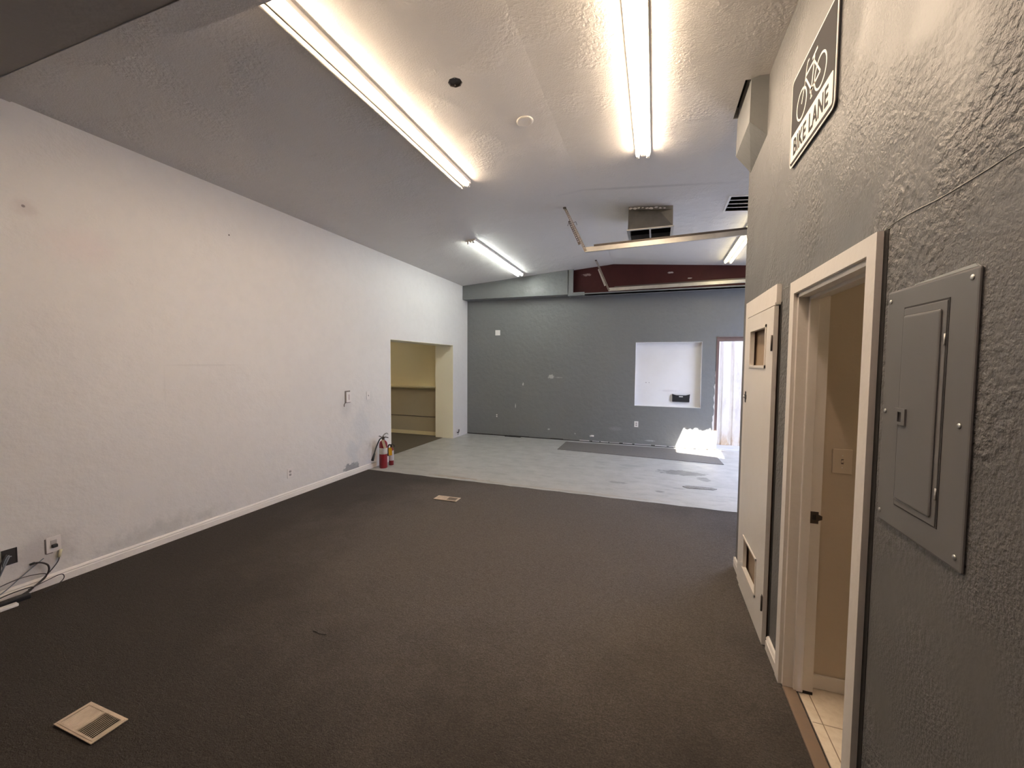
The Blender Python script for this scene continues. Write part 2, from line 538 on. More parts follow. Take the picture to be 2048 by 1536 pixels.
LEFT_ROT, BACK_ROT, RIGHT_ROT = (0, 0, math.pi / 2), (0, 0, 0), (0, 0, -math.pi / 2)
rect = lambda a, b, c, d: [(a, c), (b, c), (b, d), (a, d)]
XYZ = lambda u, v, w: (u, v, w)
YZX = lambda u, v, w: (w, u, v)      # plate in the y-z plane
XZY = lambda u, v, w: (u, w, v)      # plate in the x-z plane

# ------------------------------------------------------------------ the room shell
CARPET_Y = 5.155
struct('floor', MB().box(XL - 0.44, XR2 + 0.2, 4.9, YB + 0.25, -0.12, 0.0), M_concrete,
       'grey painted concrete floor of the rear bay, stained and worn')
mb = MB()
edge = []
n = 60
for i in range(n + 1):
    x = XL + (XR2 - XL) * i / n
    edge.append((x, CARPET_Y + 0.006 * math.sin(i * 1.7) + random.uniform(-0.004, 0.004) - 0.010 * (x - XL)))
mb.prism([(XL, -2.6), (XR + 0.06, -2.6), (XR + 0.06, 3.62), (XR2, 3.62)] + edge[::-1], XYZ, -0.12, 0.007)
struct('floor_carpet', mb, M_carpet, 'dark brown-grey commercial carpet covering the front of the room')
OPEN_Y0, OPEN_Y1, OPEN_Z = 5.765, 8.0, 2.06
mb = MB()
mb.plate([(-2.6, -0.1), (OPEN_Y0 - 0.006, -0.1), (OPEN_Y0 - 0.006, OPEN_Z + 0.006), (OPEN_Y1 + 0.006, OPEN_Z + 0.006), (OPEN_Y1 + 0.006, -0.1), (YB + 0.2, -0.1), (YB + 0.2, 3.46), (-2.6, 3.46)],
         [], YZX, XL, XL - 0.44)
struct('wall_left', mb, M_left, 'long off-white painted wall on the left, scuffed near its baseboard')
mb = MB()
t = 0.006
mb.box(XL - 0.44, XL - 0.001, OPEN_Y1, OPEN_Y1 + t, -0.05, OPEN_Z)
mb.box(XL - 0.44, XL - 0.001, OPEN_Y0 - t, OPEN_Y0, -0.05, OPEN_Z)
mb.box(XL - 0.44, XL - 0.001, OPEN_Y0 - t, OPEN_Y1 + t, OPEN_Z, OPEN_Z + t)
struct('trim_1', mb, M_creamlight, 'cream painted lining of the opening in the left wall')

NX0, NX1, NZ0, NZ1 = -0.375, 0.872, 0.820, 2.126
BDX0, BDX1, BDZ = 1.168, 2.05, 2.135
mb = MB()
mb.plate([(XL - 0.44, -0.1), (BDX0 - 0.04, -0.1), (BDX0 - 0.04, BDZ + 0.075), (BDX1 + 0.05, BDZ + 0.075), (BDX1 + 0.05, -0.1), (XR2 + 0.2, -0.1), (XR2 + 0.2, 3.40), (RIDGE_X, 3.74), (XL - 0.44, 3.40)],
         [rect(NX0, NX1, NZ0, NZ1)], XZY, YB, YB + 0.18)
struct('wall_back', mb, M_grey, 'satin grey painted rear wall with a white niche and an open back door')
mb = MB()
d = 0.14
mb.box(NX0, NX1, YB + d, YB + d + 0.02, NZ0, NZ1)
mb.box(NX0, NX0 + 0.004, YB - 0.002, YB + d, NZ0, NZ1)
mb.box(NX1 - 0.004, NX1, YB - 0.002, YB + d, NZ0, NZ1)
mb.box(NX0, NX1, YB - 0.002, YB + d, NZ1 - 0.004, NZ1)
mb.box(NX0, NX1, YB - 0.004, YB + d, NZ0, NZ0 + 0.006)
struct('trim_2', mb, M_niche, 'white painted square niche recessed in the grey rear wall')

# right partition wall with the bathroom doorway and the closet door
DW0, DW1, DWZ = 1.648, 2.40, 2.035
CD0, CD1, CDZ = 2.70, 3.385, 2.012
mb = MB()
mb.plate([(-2.6, -0.1), (DW0, -0.1), (DW0, DWZ), (DW1, DWZ), (DW1, -0.1), (CD0, -0.1), (CD0, CDZ), (CD1, CDZ), (CD1, -0.1), (YEND, -0.1), (YEND, 3.61), (-2.6, 3.61)],
         [], YZX, XR, XR + 0.115)
struct('wall_right', mb, M_stucco, 'rough textured grey stucco wall on the right')
mb = MB()
mb.box(XR + 0.115, XR2, YEND - 0.11, YEND, 0, 3.52)
struct('wall_right_return', mb, M_greyplain, 'end wall of the partition, turned away to the right')
# old paint ridge on the stucco at door height
mb = MB()
pts = []
for i in range(46):
    y = 1.60 - i * 0.06
    pts.append((XR - 0.0005, y, 2.098 + 0.004 * math.sin(i * 0.9) + random.uniform(-0.002, 0.002)))
mb.tube(pts, [0.0007 + random.uniform(0, 0.0014) for _ in pts], 6)
pts = [(XR - 0.0005, 2.50 + i * 0.03, 2.098 + random.uniform(-0.002, 0.002)) for i in range(6)]
mb.tube(pts, 0.0015, 6)
struct('trim_3', mb, M_crack, 'thin pale ridge of old paint running along the stucco wall at door height')

# ceiling: two slopes
LSL = lambda u, v, w: (u, v, ceil_z(u) + w)
JB = (-1.387, 2.682)
octa = [(JB[0] + 0.052 * math.cos(math.pi / 8 + k * math.pi / 4), JB[1] + 0.052 * math.sin(math.pi / 8 + k * math.pi / 4)) for k in range(8)]
VENT = (0.775, 1.12, 5.235, 5.69)
DUCT = (-0.33, 0.14, 5.53, 5.95)
SLOT = (0.535, 0.572, 3.20, 3.665)
mb = MB()
mb.plate([(XL - 0.1, 1.48), (RIDGE_X, 1.48), (RIDGE_X, YB + 0.05), (XL - 0.1, YB + 0.05)], [octa], LSL, 0, 0.09)
mb.plate([(RIDGE_X, 1.48), (XR2 + 0.05, 1.48), (XR2 + 0.05, YB + 0.05), (RIDGE_X, YB + 0.05)],
         [rect(*VENT), rect(*DUCT), rect(*SLOT)], LSL, 0, 0.09)
struct('ceiling', mb, M_ceil, 'low gabled plaster ceiling painted pale grey, with a skip-trowel texture')
mb = MB()
mb.box(XL - 0.1, XR + 0.1, -2.6, 1.406, 3.432, 3.52)
struct('ceiling_front', mb, M_darkceil, 'dark painted ceiling of the front bay, before the beam')
mb = MB()
prof = [(XL, 3.428), (XR, 3.428), (XR, ceil_z(XR) + 0.03), (RIDGE_X, RIDGE_Z + 0.03), (XL, ceil_z(XL) + 0.03)]
mb.prism(prof, XZY, 1.408, 1.555, 0)
struct('trim_4', mb, M_ceil, 'boxed grey beam crossing under the ceiling at the top left')
mb = MB()
mb.box(XL - 0.44, XR + 0.2, -2.75, -2.6, -0.1, 3.8)
struct('wall_front', mb, M_greyplain, 'plain grey wall closing the front of the room')

# rear soffit and steel beam
SF = 8.47
mb = MB()
mb.prism([(XL, 3.125), (-1.755, 3.125), (-1.755, ceil_z(-1.755) + 0.01), (XL, ceil_z(XL) + 0.01)], XZY, SF, YB)
mb.box(-1.755, -1.728, SF + 0.02, YB, 3.10, ceil_z(-1.7))
mb.box(-1.728, -1.64, SF - 0.004, SF + 0.03, 3.10, ceil_z(-1.728))
struct('trim_5', mb, M_grey, 'grey boxed soffit along the top of the rear wall')
mb = MB()
mb.prism([(-1.70, 3.14), (XR2, 3.14), (XR2, ceil_z(XR2)), (RIDGE_X, RIDGE_Z), (-1.70, ceil_z(-1.70))], XZY, 8.585, 8.60, 0)
mb.box(-1.70, XR2, 8.55, 8.74, 3.112, 3.155, 0)
mb.box(-1.745, XR2, SF - 0.012, 8.56, 3.085, 3.112, 1)
mb.box(-1.745, XR2, SF - 0.012, SF - 0.004, 3.085, 3.137, 1)
mb.box(-1.745, -1.40, SF - 0.016, SF - 0.010, 3.09, 3.16, 1)
o = mb.build('steel_beam', [M_red, M_grey])
tag(o, 'dark red steel beam under the ceiling above the grey rear wall', 'beam', None, 'structure')

# rear right side wall with the open garage door
GY0, GY1, GZ = 5.28, 8.03, 3.02
mb = MB()
mb.plate([(YEND - 0.1, -0.1), (GY0, -0.1), (GY0, GZ), (GY1, GZ), (GY1, -0.1), (YB + 0.2, -0.1), (YB + 0.2, 3.45), (YEND - 0.1, 3.45)], [], YZX, XR2, XR2 + 0.18)
struct('wall_right_rear', mb, M_greyplain, 'side wall of the rear bay with the open garage doorway')

# outside: ground, added sun blocker, fence
mb = MB()
mb.box(XR2 - 8, 12, YB + 0.16, 11.5, -0.2, -0.012)
mb.box(XR2 + 0.16, 12, -4, YB + 0.16, -0.2, -0.012)
struct('ground_outside', mb, M_ground, 'pale concrete ground outside the back door')
# unseen wall added to block the sun, its gap shaped to cast the patch
A = [(0.555, YB, 0.41), (1.24, YB, 0.42), (1.24, YB, 0.0), (1.215, 8.03, 0.0), (0.385, 8.25, 0.0), (0.395, YB, 0.0)]
XO = 6.0
hole = []
for i, p in enumerate(A):
    k = (XO - p[0]) / -SUN_DIR.x
    q = Vector(p) - SUN_DIR * k
    hole.append((q.y, q.z))
top = []
for i in range(41):
    f = i / 40
    top.append((hole[0][0] + (hole[1][0] - hole[0][0]) * f, hole[0][1] + (hole[1][1] - hole[0][1]) * f + random.uniform(-0.045, 0.02)))
mb = MB()
mb.plate([(-3, -0.1), (12, -0.1), (12, 4.7), (-3, 4.7)], [top + hole[2:]], YZX, XO, XO + 0.03)
struct('wall_sun_blocker', mb, M_sunblocker, 'unseen wall added outside the garage door, its gap shaped to cast the sun patch')

# corrugated fence behind the back door
fence = thing('corrugated_fence', 'weathered corrugated metal fence seen through the open back door', 'fence', (1.6, 9.47, 0))


def corr(x0, x1, z0, z1, y, mb):
    pitch, dep = 0.205, 0.038
    pts = []
    x = x0
    while x < x1:
        pts += [(x, 0), (x + 0.115, 0), (x + 0.140, dep), (x + 0.180, dep)]
        x += pitch
    pts.append((x, 0))
    for (a, b), (c, e) in zip(pts[:-1], pts[1:]):
        mb.add([(a, y + b, z0), (c, y + e, z0), (c, y + e, z1), (a, y + b, z1),
                (a, y + b + 0.002, z0), (c, y + e + 0.002, z0), (c, y + e + 0.002, z1), (a, y + b + 0.002, z1)],
               [(0, 1, 2, 3), (7, 6, 5, 4), (0, 4, 5, 1), (3, 2, 6, 7)])


mb = MB()
corr(-2.9, 3.0, -0.012, 1.40, -0.004, mb)
mb.build('lower_sheet', M_fence, fence)
mb = MB()
corr(-2.9, 3.0, 1.36, 2.75, 0.004, mb)
mb.build('upper_sheet', M_fence, fence)
mb = MB()
for x in (-1.5, 0.5, 2.5):
    mb.box(x, x + 0.06, 0.05, 0.11, -0.012, 2.7)
mb.box(-2.9, 3.0, 0.045, 0.085, 1.3, 1.39)
mb.build('support_frame', M_brown, fence)

# side room seen through the left opening
SX0, SX1, SY0, SY1 = -8.4, XL - 0.44, 4.2, 8.16
struct('floor_side_room', MB().box(SX0, -4.45, SY0, SY1 + 0.1, -0.1, 0.003), M_sidefloor, 'dull brown carpet of the side room beyond the left opening')
mb = MB()
mb.box(SX0, SX1 + 0.05, SY1, SY1 + 0.1, -0.05, 2.6, 0)
struct('wall_side_room', mb, M_cream, 'cream wall at the back of the side room')
mb = MB()
mb.box(SX0 - 0.1, SX0, SY0 - 0.1, SY1 + 0.1, -0.05, 2.6)
mb.box(SX0 - 0.1, SX1, SY0 - 0.1, SY0, -0.05, 2.6)
struct('wall_side_room_end', mb, M_cream, 'far cream walls of the side room')
struct('ceiling_side_room', MB().box(SX0, SX1 + 0.02, SY0, SY1 + 0.1, 2.55, 2.65), M_cream, 'ceiling of the side room')
mb = MB()
mb.box(SX0, SX1 + 0.02, SY1 - 0.012, SY1, 0.0, 0.088)
struct('baseboard_side_room', mb, M_cream, 'chipped cream baseboard of the side room')
mb = MB()
mb.box(SX0, SX1 + 0.02, SY1 - 0.004, SY1, 0.088, 1.115)
struct('trim_6', mb, M_creamlow, 'darker lower panel on the side room wall')
mb = MB()
mb.tube([(SX0, SY1 - 0.014, 0.434), (SX1 + 0.02, SY1 - 0.014, 0.434)], 0.008, 8)
o = mb.build('wall_conduit', M_darkmetal)
tag(o, 'thin conduit running low along the cream side room wall', 'conduit')
sh = thing('wall_shelf', 'cream painted ledge shelf on the side room wall', 'shelf', (-6, SY1, 1.13))
MB().box(-2.4, 1.38, -0.16, 0, -0.012, 0.012).build('shelf_board', M_cream, sh)
MB().box(-2.4, 1.38, -0.035, -0.004, -0.05, -0.012).build('support_cleat', M_cream, sh)

# bathroom and closet behind the right wall
BY0, BY1, BX1 = 0.6, 2.44, 2.5
X0 = XR + 0.115
struct('floor_bathroom', MB().box(XR + 0.066, BX1, BY0, BY1, -0.1, 0.0, 0).box(X0 - 0.005, X0 + 0.001 - 0.002, BY0, BY1, 0.0, 0.0008, 1).box(XR + 0.07, BX1, 2.19, 2.193, 0, 0.0006, 1).box(XR + 0.07, BX1, 1.885, 1.888, 0, 0.0006, 1),
       [M_tile, M_grout], 'beige tile floor inside the bathroom doorway')
struct('wall_bathroom', MB().box(X0, BX1, BY1, BY1 + 0.1, -0.05, 2.6), M_beige, 'beige wall just inside the bathroom doorway')
struct('wall_bathroom_far', MB().box(BX1, BX1 + 0.1, BY0 - 0.1, BY1 + 0.1, -0.05, 2.6).box(X0, BX1, BY0 - 0.1, BY0, -0.05, 2.6), M_beige, 'far walls of the bathroom')
struct('ceiling_bathroom', MB().box(X0, BX1, BY0, BY1, 2.5, 2.6), M_beige, 'ceiling of the bathroom')
struct('baseboard_bathroom', MB().bbox(X0 + 0.002, BX1, BY1 - 0.013, BY1, 0.002, 0.075, 0.003), M_white, 'white baseboard inside the bathroom')
struct('wall_closet', MB().box(X0 + 0.42, X0 + 0.5, BY1 + 0.1, YEND - 0.11, -0.05, 2.6).box(X0, X0 + 0.42, YEND - 0.125, YEND - 0.11, -0.05, 2.6).box(X0, X0 + 0.42, BY1 + 0.1, BY1 + 0.11, -0.05, 2.6).box(X0, X0 + 0.42, BY1 + 0.1, YEND - 0.11, 2.5, 2.6),
       mat('closet_brown', (0.20, 0.135, 0.08), 0.7), 'brown inside walls of the closet')
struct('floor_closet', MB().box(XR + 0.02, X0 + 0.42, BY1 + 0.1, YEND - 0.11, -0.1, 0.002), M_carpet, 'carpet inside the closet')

# baseboards
def base_profile(w=0.014, h=0.083):
    return [(0, 0), (-w, 0), (-w, h * 0.62), (-w * 0.72, h * 0.68), (-w * 0.72, h * 0.74), (-w * 0.9, h * 0.80), (-w * 0.55, h * 0.93), (0, h)]


mb = MB()
mb.prism(base_profile(), lambda u, v, w: (XL - u, w, 0.006 + v), -2.6, 5.355)
struct('baseboard_left', mb, M_white, 'white moulded baseboard along the left wall')
mb = MB()
mb.prism(base_profile(), lambda u, v, w: (XR + u, w, 0.006 + v), 3.535, YEND)
mb.prism(base_profile(), lambda u, v, w: (w, YEND - u, 0.006 + v), XR - 0.013, 2.0)
struct('baseboard_right_far', mb, M_white, 'short white baseboard at the far end of the right wall')
mb = MB()
mb.prism(base_profile(0.017), lambda u, v, w: (XR + u, w, 0.006 + v), 2.466, 2.672)
struct('baseboard_right_near', mb, M_white, 'short white baseboard between closet door and bathroom doorway')
mb = MB()
mb.prism(base_profile(), lambda u, v, w: (XR + u, w, 0.006 + v), -2.6, 1.60)
struct('baseboard_right_front', mb, M_white, 'white baseboard under the breaker panel wall')
# gap and caulk where the back wall meets the slab
mb = MB()
x = XL + 0.01
while x < 1.10:
    L = random.uniform(0.15, 0.5)
    mb.box(x, min(x + L, 1.10), YB - 0.006, YB + 0.002, 0.0, 0.012 + random.uniform(0, 0.012), 0)
    x += L
mb.box(-3.21, -2.83, YB - 0.07, YB, 0.0, 0.010, 0)
x = -1.5
while x < 1.1:
    L = random.uniform(0.1, 0.35)
    mb.box(x, x + L, YB - 0.012, YB - 0.005, 0.016, 0.022 + random.uniform(0, 0.010), 1)
    x += L + random.uniform(0, 0.08)
struct('trim_7', mb, [M_gap, M_caulk], 'dark ragged gap and broken caulk along the foot of the rear wall')

# ------------------------------------------------------------------ doors and frames
# bathroom doorway: casing, jamb, stop, strike plate
CW, CT = 0.062, 0.020
fr = thing('door_2', 'white cased doorway without a door, leading to the bathroom', None)
fr['kind'] = 'structure'


def casing(y0, y1, zt, x, mb_l, mb_r, mb_t, w=CW, th=CT, left=True, right=True):
    """mitred flat casing round an opening y0..y1, head at zt; x is the wall face"""
    a = x - th
    if right:
        mb_r.prism([(y0, 0.004), (y0 - w, 0.004), (y0 - w, zt + w), (y0, zt)], YZX, a, x + 0.0)
    if left:
        mb_l.prism([(y1, 0.004), (y1 + w, 0.004), (y1 + w, zt + w), (y1, zt)], YZX, a, x + 0.0)
    mb_t.prism([(y0, zt), (y1, zt), (y1 + (w if left else 0), zt + w), (y0 - (w if right else 0), zt + w)], YZX, a, x + 0.0)


a, b, c = MB(), MB(), MB()
casing(1.662, 2.398, 2.032, XR, a, b, c)
a.build('far_casing', M_white, fr)
b.build('near_casing', M_white, fr)
c.build('head_casing', M_white, fr)
mb = MB()
mb.box(XR - 0.004, XR + 0.128, 2.378, 2.402, 0.012, 2.03)
mb.bbox(XR + 0.040, XR + 0.080, 2.362, 2.380, 0.010, 2.02, 0.002, 1)
jb = mb.build('far_jamb', M_white, fr)
mb = MB()
mb.box(XR - 0.004, XR + 0.128, 1.646, 1.668, 0.004, 2.03)
mb.bbox(XR + 0.040, XR + 0.080, 1.666, 1.682, 0.004, 2.02, 0.002, 1)
mb.build('near_jamb', M_white, fr)
mb = MB()
mb.box(XR - 0.004, XR + 0.128, 1.646, 2.402, 2.01, 2.036)
mb.bbox(XR + 0.040, XR + 0.080, 1.66, 2.38, 1.995, 2.012, 0.002, 1)
mb.build('head_jamb', M_white, fr)
mb = MB()
mb.box(XR, XR + 0.126, 2.374, 2.40, 0.0, 0.013)
mb.build('rotten_jamb_foot', M_gap, fr)
mb = MB()
mb.plate([(XR + 0.084, 0.885), (XR + 0.118, 0.885), (XR + 0.118, 0.90), (XR + 0.134, 0.907), (XR + 0.134, 0.925), (XR + 0.118, 0.932), (XR + 0.118, 0.945), (XR + 0.084, 0.945)],
         [rect(XR + 0.092, XR + 0.108, 0.903, 0.928)], lambda u, v, w: (u, w, v), 2.3755, 2.3780, 0)
mb.box(XR + 0.092, XR + 0.108, 2.3772, 2.379, 0.903, 0.928, 1)
sp = mb.build('strike_plate', [M_darkmetal, M_slot], fr)
sp['label'] = 'metal strike plate with a dark latch hole'
struct('trim_8', MB().bbox(XR - 0.006, XR + 0.052, 1.668, 2.376, 0.0, 0.016, 0.004), M_threshold, 'worn wooden threshold strip at the bathroom doorway')

# closet door
dr = thing('door_1', 'white flush closet door with a small square window hole and a low vent hole', None)
dr['kind'] = 'structure'
DX0, DX1 = XR - 0.032, XR - 0.010
mb = MB()
mb.plate(rect(2.694, 3.390, 0.014, 2.012), [rect(2.862, 3.262, 1.672, 1.905), rect(2.892, 3.268, 0.210, 0.432)], YZX, DX0, DX1)
slab = mb.build('door_slab', M_door, dr)
mb = MB()
for (y0, y1, z0, z1) in ((2.845, 2.862, 1.655, 1.922), (3.262, 3.279, 1.655, 1.922), (2.845, 3.279, 1.905, 1.922), (2.845, 3.279, 1.655, 1.672)):
    mb.box(DX0 - 0.006, DX0 + 0.002, y0, y1, z0, z1)
mb.build('window_trim', M_white, dr)
MB().box(XR + 0.006, XR + 0.014, 2.72, 3.37, 0.05, 2.0).build('added_backing_board', mat('added_brown_board', (0.34, 0.25, 0.17), 0.7, world=True, var=(5, 0.4, (0.28, 0.2, 0.13))), dr)  # board added behind the holes to catch light, standing in for the closet inside
mb = MB()
for (y0, y1, z0, z1) in ((2.880, 2.892, 0.198, 0.444), (2.880, 3.280, 0.432, 0.444), (2.880, 3.280, 0.198, 0.210)):
    mb.box(DX0 - 0.006, DX0 + 0.002, y0, y1, z0, z1)
mb.build('vent_trim', M_white, dr)
for z in (1.80, 0.26):
    mb = MB()
    mb.box(DX0 - 0.003, DX0, 2.704, 2.722, z - 0.045, z + 0.045)
    mb.tube([(DX0 - 0.006, 2.700, z - 0.045), (DX0 - 0.006, 2.700, z + 0.045)], 0.005, 8)
    h = mb.build('hinge', M_darkmetal, dr)
    h['label'] = 'dark butterfly hinge'
for y, x_ in ((3.424, XR - 0.024), (3.370, DX0)):
    mb = MB()
    mb.box(x_ - 0.003, x_, y - 0.008, y + 0.008, 1.400, 1.480, 0)
    mb.box(x_ - 0.004, x_, y - 0.020, y + 0.020, 1.424, 1.456, 0)
    mb.lathe([(0.006, 0), (0.006, -0.008), (0.009, -0.012), (0.006, -0.016)], (x_, y, 1.44), 12, 1, 'x')
    mb.build('catch', [M_black, M_screw], dr)
MB().box(XR - 0.0015, XR + 0.001, 2.668, 2.700, 0.085, 2.03).build('dark_edge_strip', M_gap, dr)
MB().box(XR - 0.0015, XR + 0.001, 1.574, 1.602, 0.085, 2.094).build('dark_edge_strip', M_gap, fr)
a, b, c = MB(), MB(), MB()
casing(2.69, 3.402, 2.030, XR, a, b, c, w=0.105, th=0.024, right=False)
a.build('side_casing', M_white, dr)
c.build('head_casing', M_white, dr)
mb = MB()
mb.box(XR - 0.030, XR, 3.392, 3.402, 0.005, 2.03)
mb.box(XR - 0.030, XR, 2.69, 3.402, 2.018, 2.030)
mb.build('door_stop', M_white, dr)

# back door frame
bf = thing('door_3', 'open back doorway with a dark brown metal frame', None)
bf['kind'] = 'structure'
MB().box(BDX0 - 0.045, BDX0, YB - 0.012, YB + 0.18, -0.012, BDZ + 0.08).build('left_jamb', M_brown, bf)
MB().box(BDX1, BDX1 + 0.05, YB - 0.012, YB + 0.18, -0.012, BDZ + 0.08).build('right_jamb', M_brown, bf)
MB().box(BDX0 - 0.045, BDX1 + 0.05, YB - 0.014, YB + 0.18, BDZ, BDZ + 0.055).box(BDX0 - 0.05, BDX1 + 0.05, YB - 0.02, YB + 0.18, BDZ + 0.06, BDZ + 0.08).build('head_jamb', M_brown, bf)
mb = MB()
z = 0.30
poly = [(BDX0 - 0.045, 0.0)]
pl = []
z = 0.0
while z < 1.55:
    pl.append((BDX0 - 0.047 - max(0.003, 0.035 * (1 - z / 1.6) + random.uniform(-0.012, 0.018)), z))
    z += random.uniform(0.03, 0.08)
mb.prism([(BDX0 - 0.044, 0.0)] + pl + [(BDX0 - 0.044, 1.56)], XZY, YB - 0.006, YB + 0.001)
mb.build('chipped_plaster_edge', M_caulk, bf)

# boxed duct in the top corner of the right wall
mb = MB()
dx = XR - 0.562
A_, B_ = (0.562, 3.17, 3.305), (XR, 3.17, 3.20)
C_, D_ = (0.562, 3.655, 3.305), (XR, 3.655, 3.165)
zt = ceil_z(0.62) + 0.01
vs = [A_, B_, C_, D_, (0.566, 3.17, ceil_z(0.57) - 0.012), (XR, 3.17, zt), (0.566, 3.655, ceil_z(0.57) - 0.012), (XR, 3.655, zt)]
mb.add(vs, [(0, 1, 3, 2), (0, 4, 5, 1), (0, 2, 6, 4), (2, 3, 7, 6), (4, 6, 7, 5), (1, 5, 7, 3)])
o = mb.build('duct_casing', M_greyplain)
tag(o, 'grey boxed duct casing in the corner where right wall meets ceiling', 'duct')
struct('trim_9', MB().box(0.52, 0.62, 3.2, 3.7, ceil_z(0.57) + 0.085, ceil_z(0.57) + 0.2), M_ductdark, 'dark void above the slot beside the duct casing')

# ------------------------------------------------------------------ fluorescent fittings
def strip_light(label, x, y0, y1, left, right, group, w=0.145, flat=None):
    ym = (y0 + y1) / 2
    L = y1 - y0
    sgn = -1 if x < RIDGE_X else 1
    ang = math.atan(SLOPE) * sgn
    t_ = thing('fluorescent_light', label, 'light', (x, ym, ceil_z(x) if flat is None else flat), (0, ang if flat is None else 0, 0), group)
    h = L / 2
    mb = MB()
    W = w / 2
    sec = [(-W, 0.0), (-W, -0.030), (-W + 0.006, -0.032), (-W + 0.010, -0.026), (-0.024, -0.025), (-0.014, -0.048), (0.014, -0.048), (0.024, -0.025), (W - 0.010, -0.026), (W - 0.006, -0.032), (W, -0.030), (W, 0.0)]
    mb.prism(sec, lambda u, v, q: (u, q, v), -h, h)
    mb.build('housing', M_housing, t_)
    for s, mt in ((-1, left), (1, right)):
        cx = s * 0.044
        mb = MB()
        mb.tube([(cx, -h + 0.03, -0.046), (cx, h - 0.03, -0.046)], 0.0165, 16)
        tb = mb.build('tube', mt, t_)
        if mt is M_tubeoff:
            tb['label'] = 'unlit white tube'
        for yy in (-h + 0.012, h - 0.030):
            MB().tube([(cx, yy, -0.046), (cx, yy + 0.018, -0.046)], 0.0170, 16).build('tube_cap', M_capmetal, tb)
    for yy in (-h, h):
        for s in (-1, 1):
            cx = s * 0.044
            MB().bbox(cx - 0.014, cx + 0.014, yy - 0.010, yy + 0.010, -0.064, -0.020, 0.003, 1).build('lamp_holder', M_plast, t_)
    return t_


GL = 'fluorescent strip lights on the ceiling'
strip_light('long warm strip light left of the ceiling ridge, one tube unlit', -1.978, 1.62, 4.04, M_tubeoff, T_warm, GL, 0.15)
strip_light('long bright warm strip light with both tubes lit, nearest the right wall', -0.145, 1.62, 4.06, T_warm_pair, T_warm_pair, GL, 0.135)
strip_light('cool white strip light near the grey soffit at the far left', -2.70, 5.72, 8.16, T_cool, T_cool, GL, 0.16)
strip_light('yellowish strip light half hidden behind the right wall end', 1.195, 5.76, 8.20, T_yell, T_yell, GL, 0.15)

strip_light('short unseen strip light added in the front bay to brighten the right wall', 0.12, 0.06, 1.28, M_tubeoff, T_front_added, GL, 0.15, 3.432)  # unseen fitting added to light the near part of the right wall

def added_bulb(label, loc, strength, col):  # unseen bulbs added to lift the side room and the bathroom
    t_ = thing('added_ceiling_lamp', label, 'lamp', loc)
    MB().lathe([(0.075, 0.0), (0.075, -0.015), (0.05, -0.03), (0.02, -0.035)], (0, 0, 0), 20).build('base', M_plast, t_)
    MB().lathe([(0.014, -0.03), (0.03, -0.06), (0.034, -0.085), (0.026, -0.108), (0.0005, -0.118)], (0, 0, 0), 16).build('bulb', emit('added_bulb_glow', col, strength), t_)


added_bulb('unseen bulb added on the side room ceiling to brighten it, out of view to the left', (-6.9, 6.2, 2.55), 180.0, (1.0, 0.86, 0.62))
added_bulb('unseen bulb added on the bathroom ceiling to brighten it', (1.9, 1.2, 2.5), 58.0, (1.0, 0.80, 0.55))

# ceiling bits
sl_ang = lambda x: (0, math.atan(SLOPE) * (-1 if x < RIDGE_X else 1), 0)
sd = thing('ceiling_cover_plate', 'round painted cover plate on the ceiling beside the ridge', 'cover plate', (-1.068, 3.318, ceil_z(-1.068)), sl_ang(-1.068))
MB().lathe([(0.070, 0.0), (0.070, -0.006), (0.064, -0.011), (0.052, -0.012), (0.048, -0.010), (0.0005, -0.010)], (0, 0, 0), 32).build('plate', M_ceil, sd)
jb = thing('junction_box', 'open round electrical box in a hole in the ceiling', 'electrical box', (JB[0], JB[1], ceil_z(JB[0])), sl_ang(JB[0]))
mb = MB()
o8 = lambda r: [(r * math.cos(math.pi / 8 + k * math.pi / 4), r * math.sin(math.pi / 8 + k * math.pi / 4)) for k in range(8)]
mb.plate(o8(0.051), [o8(0.048)], XYZ, 0.0, 0.035)
mb.prism(o8(0.051), XYZ, 0.012, 0.016)
mb.build('box', mat('tarnished_box_metal', (0.16, 0.15, 0.14), 0.5, metal=0.5, var=(40, 0.6, (0.07, 0.06, 0.055))), jb)
for px, py in ((0.012, -0.034), (-0.018, 0.036)):
    MB().lathe([(0.006, 0.012), (0.005, 0.007), (0.0005, 0.006)], (px, py, 0), 10).build('screw', M_screw, jb)

# ceiling return grille
vg = thing('ceiling_vent', 'white framed ceiling vent with dark slots beside the right wall end', 'vent', ((VENT[0] + VENT[1]) / 2, (VENT[2] + VENT[3]) / 2, ceil_z((VENT[0] + VENT[1]) / 2)), sl_ang(1))
hw, hl = (VENT[1] - VENT[0]) / 2, (VENT[3] - VENT[2]) / 2
mb = MB()
mb.plate(rect(-hw - 0.022, hw + 0.022, -hl - 0.022, hl + 0.022), [rect(-hw, hw, -hl, hl)], XYZ, 0.001, -0.009)
mb.build('frame', M_plast, vg)
for k in range(3):
    yy = -hl + (k + 1) * 2 * hl / 4
    MB().box(-hw, hw, yy - 0.007, yy + 0.007, -0.006, 0.0).build('bar', M_plast, vg)
MB().box(-hw, hw, -hl, hl, 0.16, 0.17).box(-hw - 0.004, -hw, -hl, hl, 0, 0.17).box(hw, hw + 0.004, -hl, hl, 0, 0.17).box(-hw, hw, hl, hl + 0.004, 0, 0.17).box(-hw, hw, -hl - 0.004, -hl, 0, 0.17).build('duct_box', M_ductdark, vg)

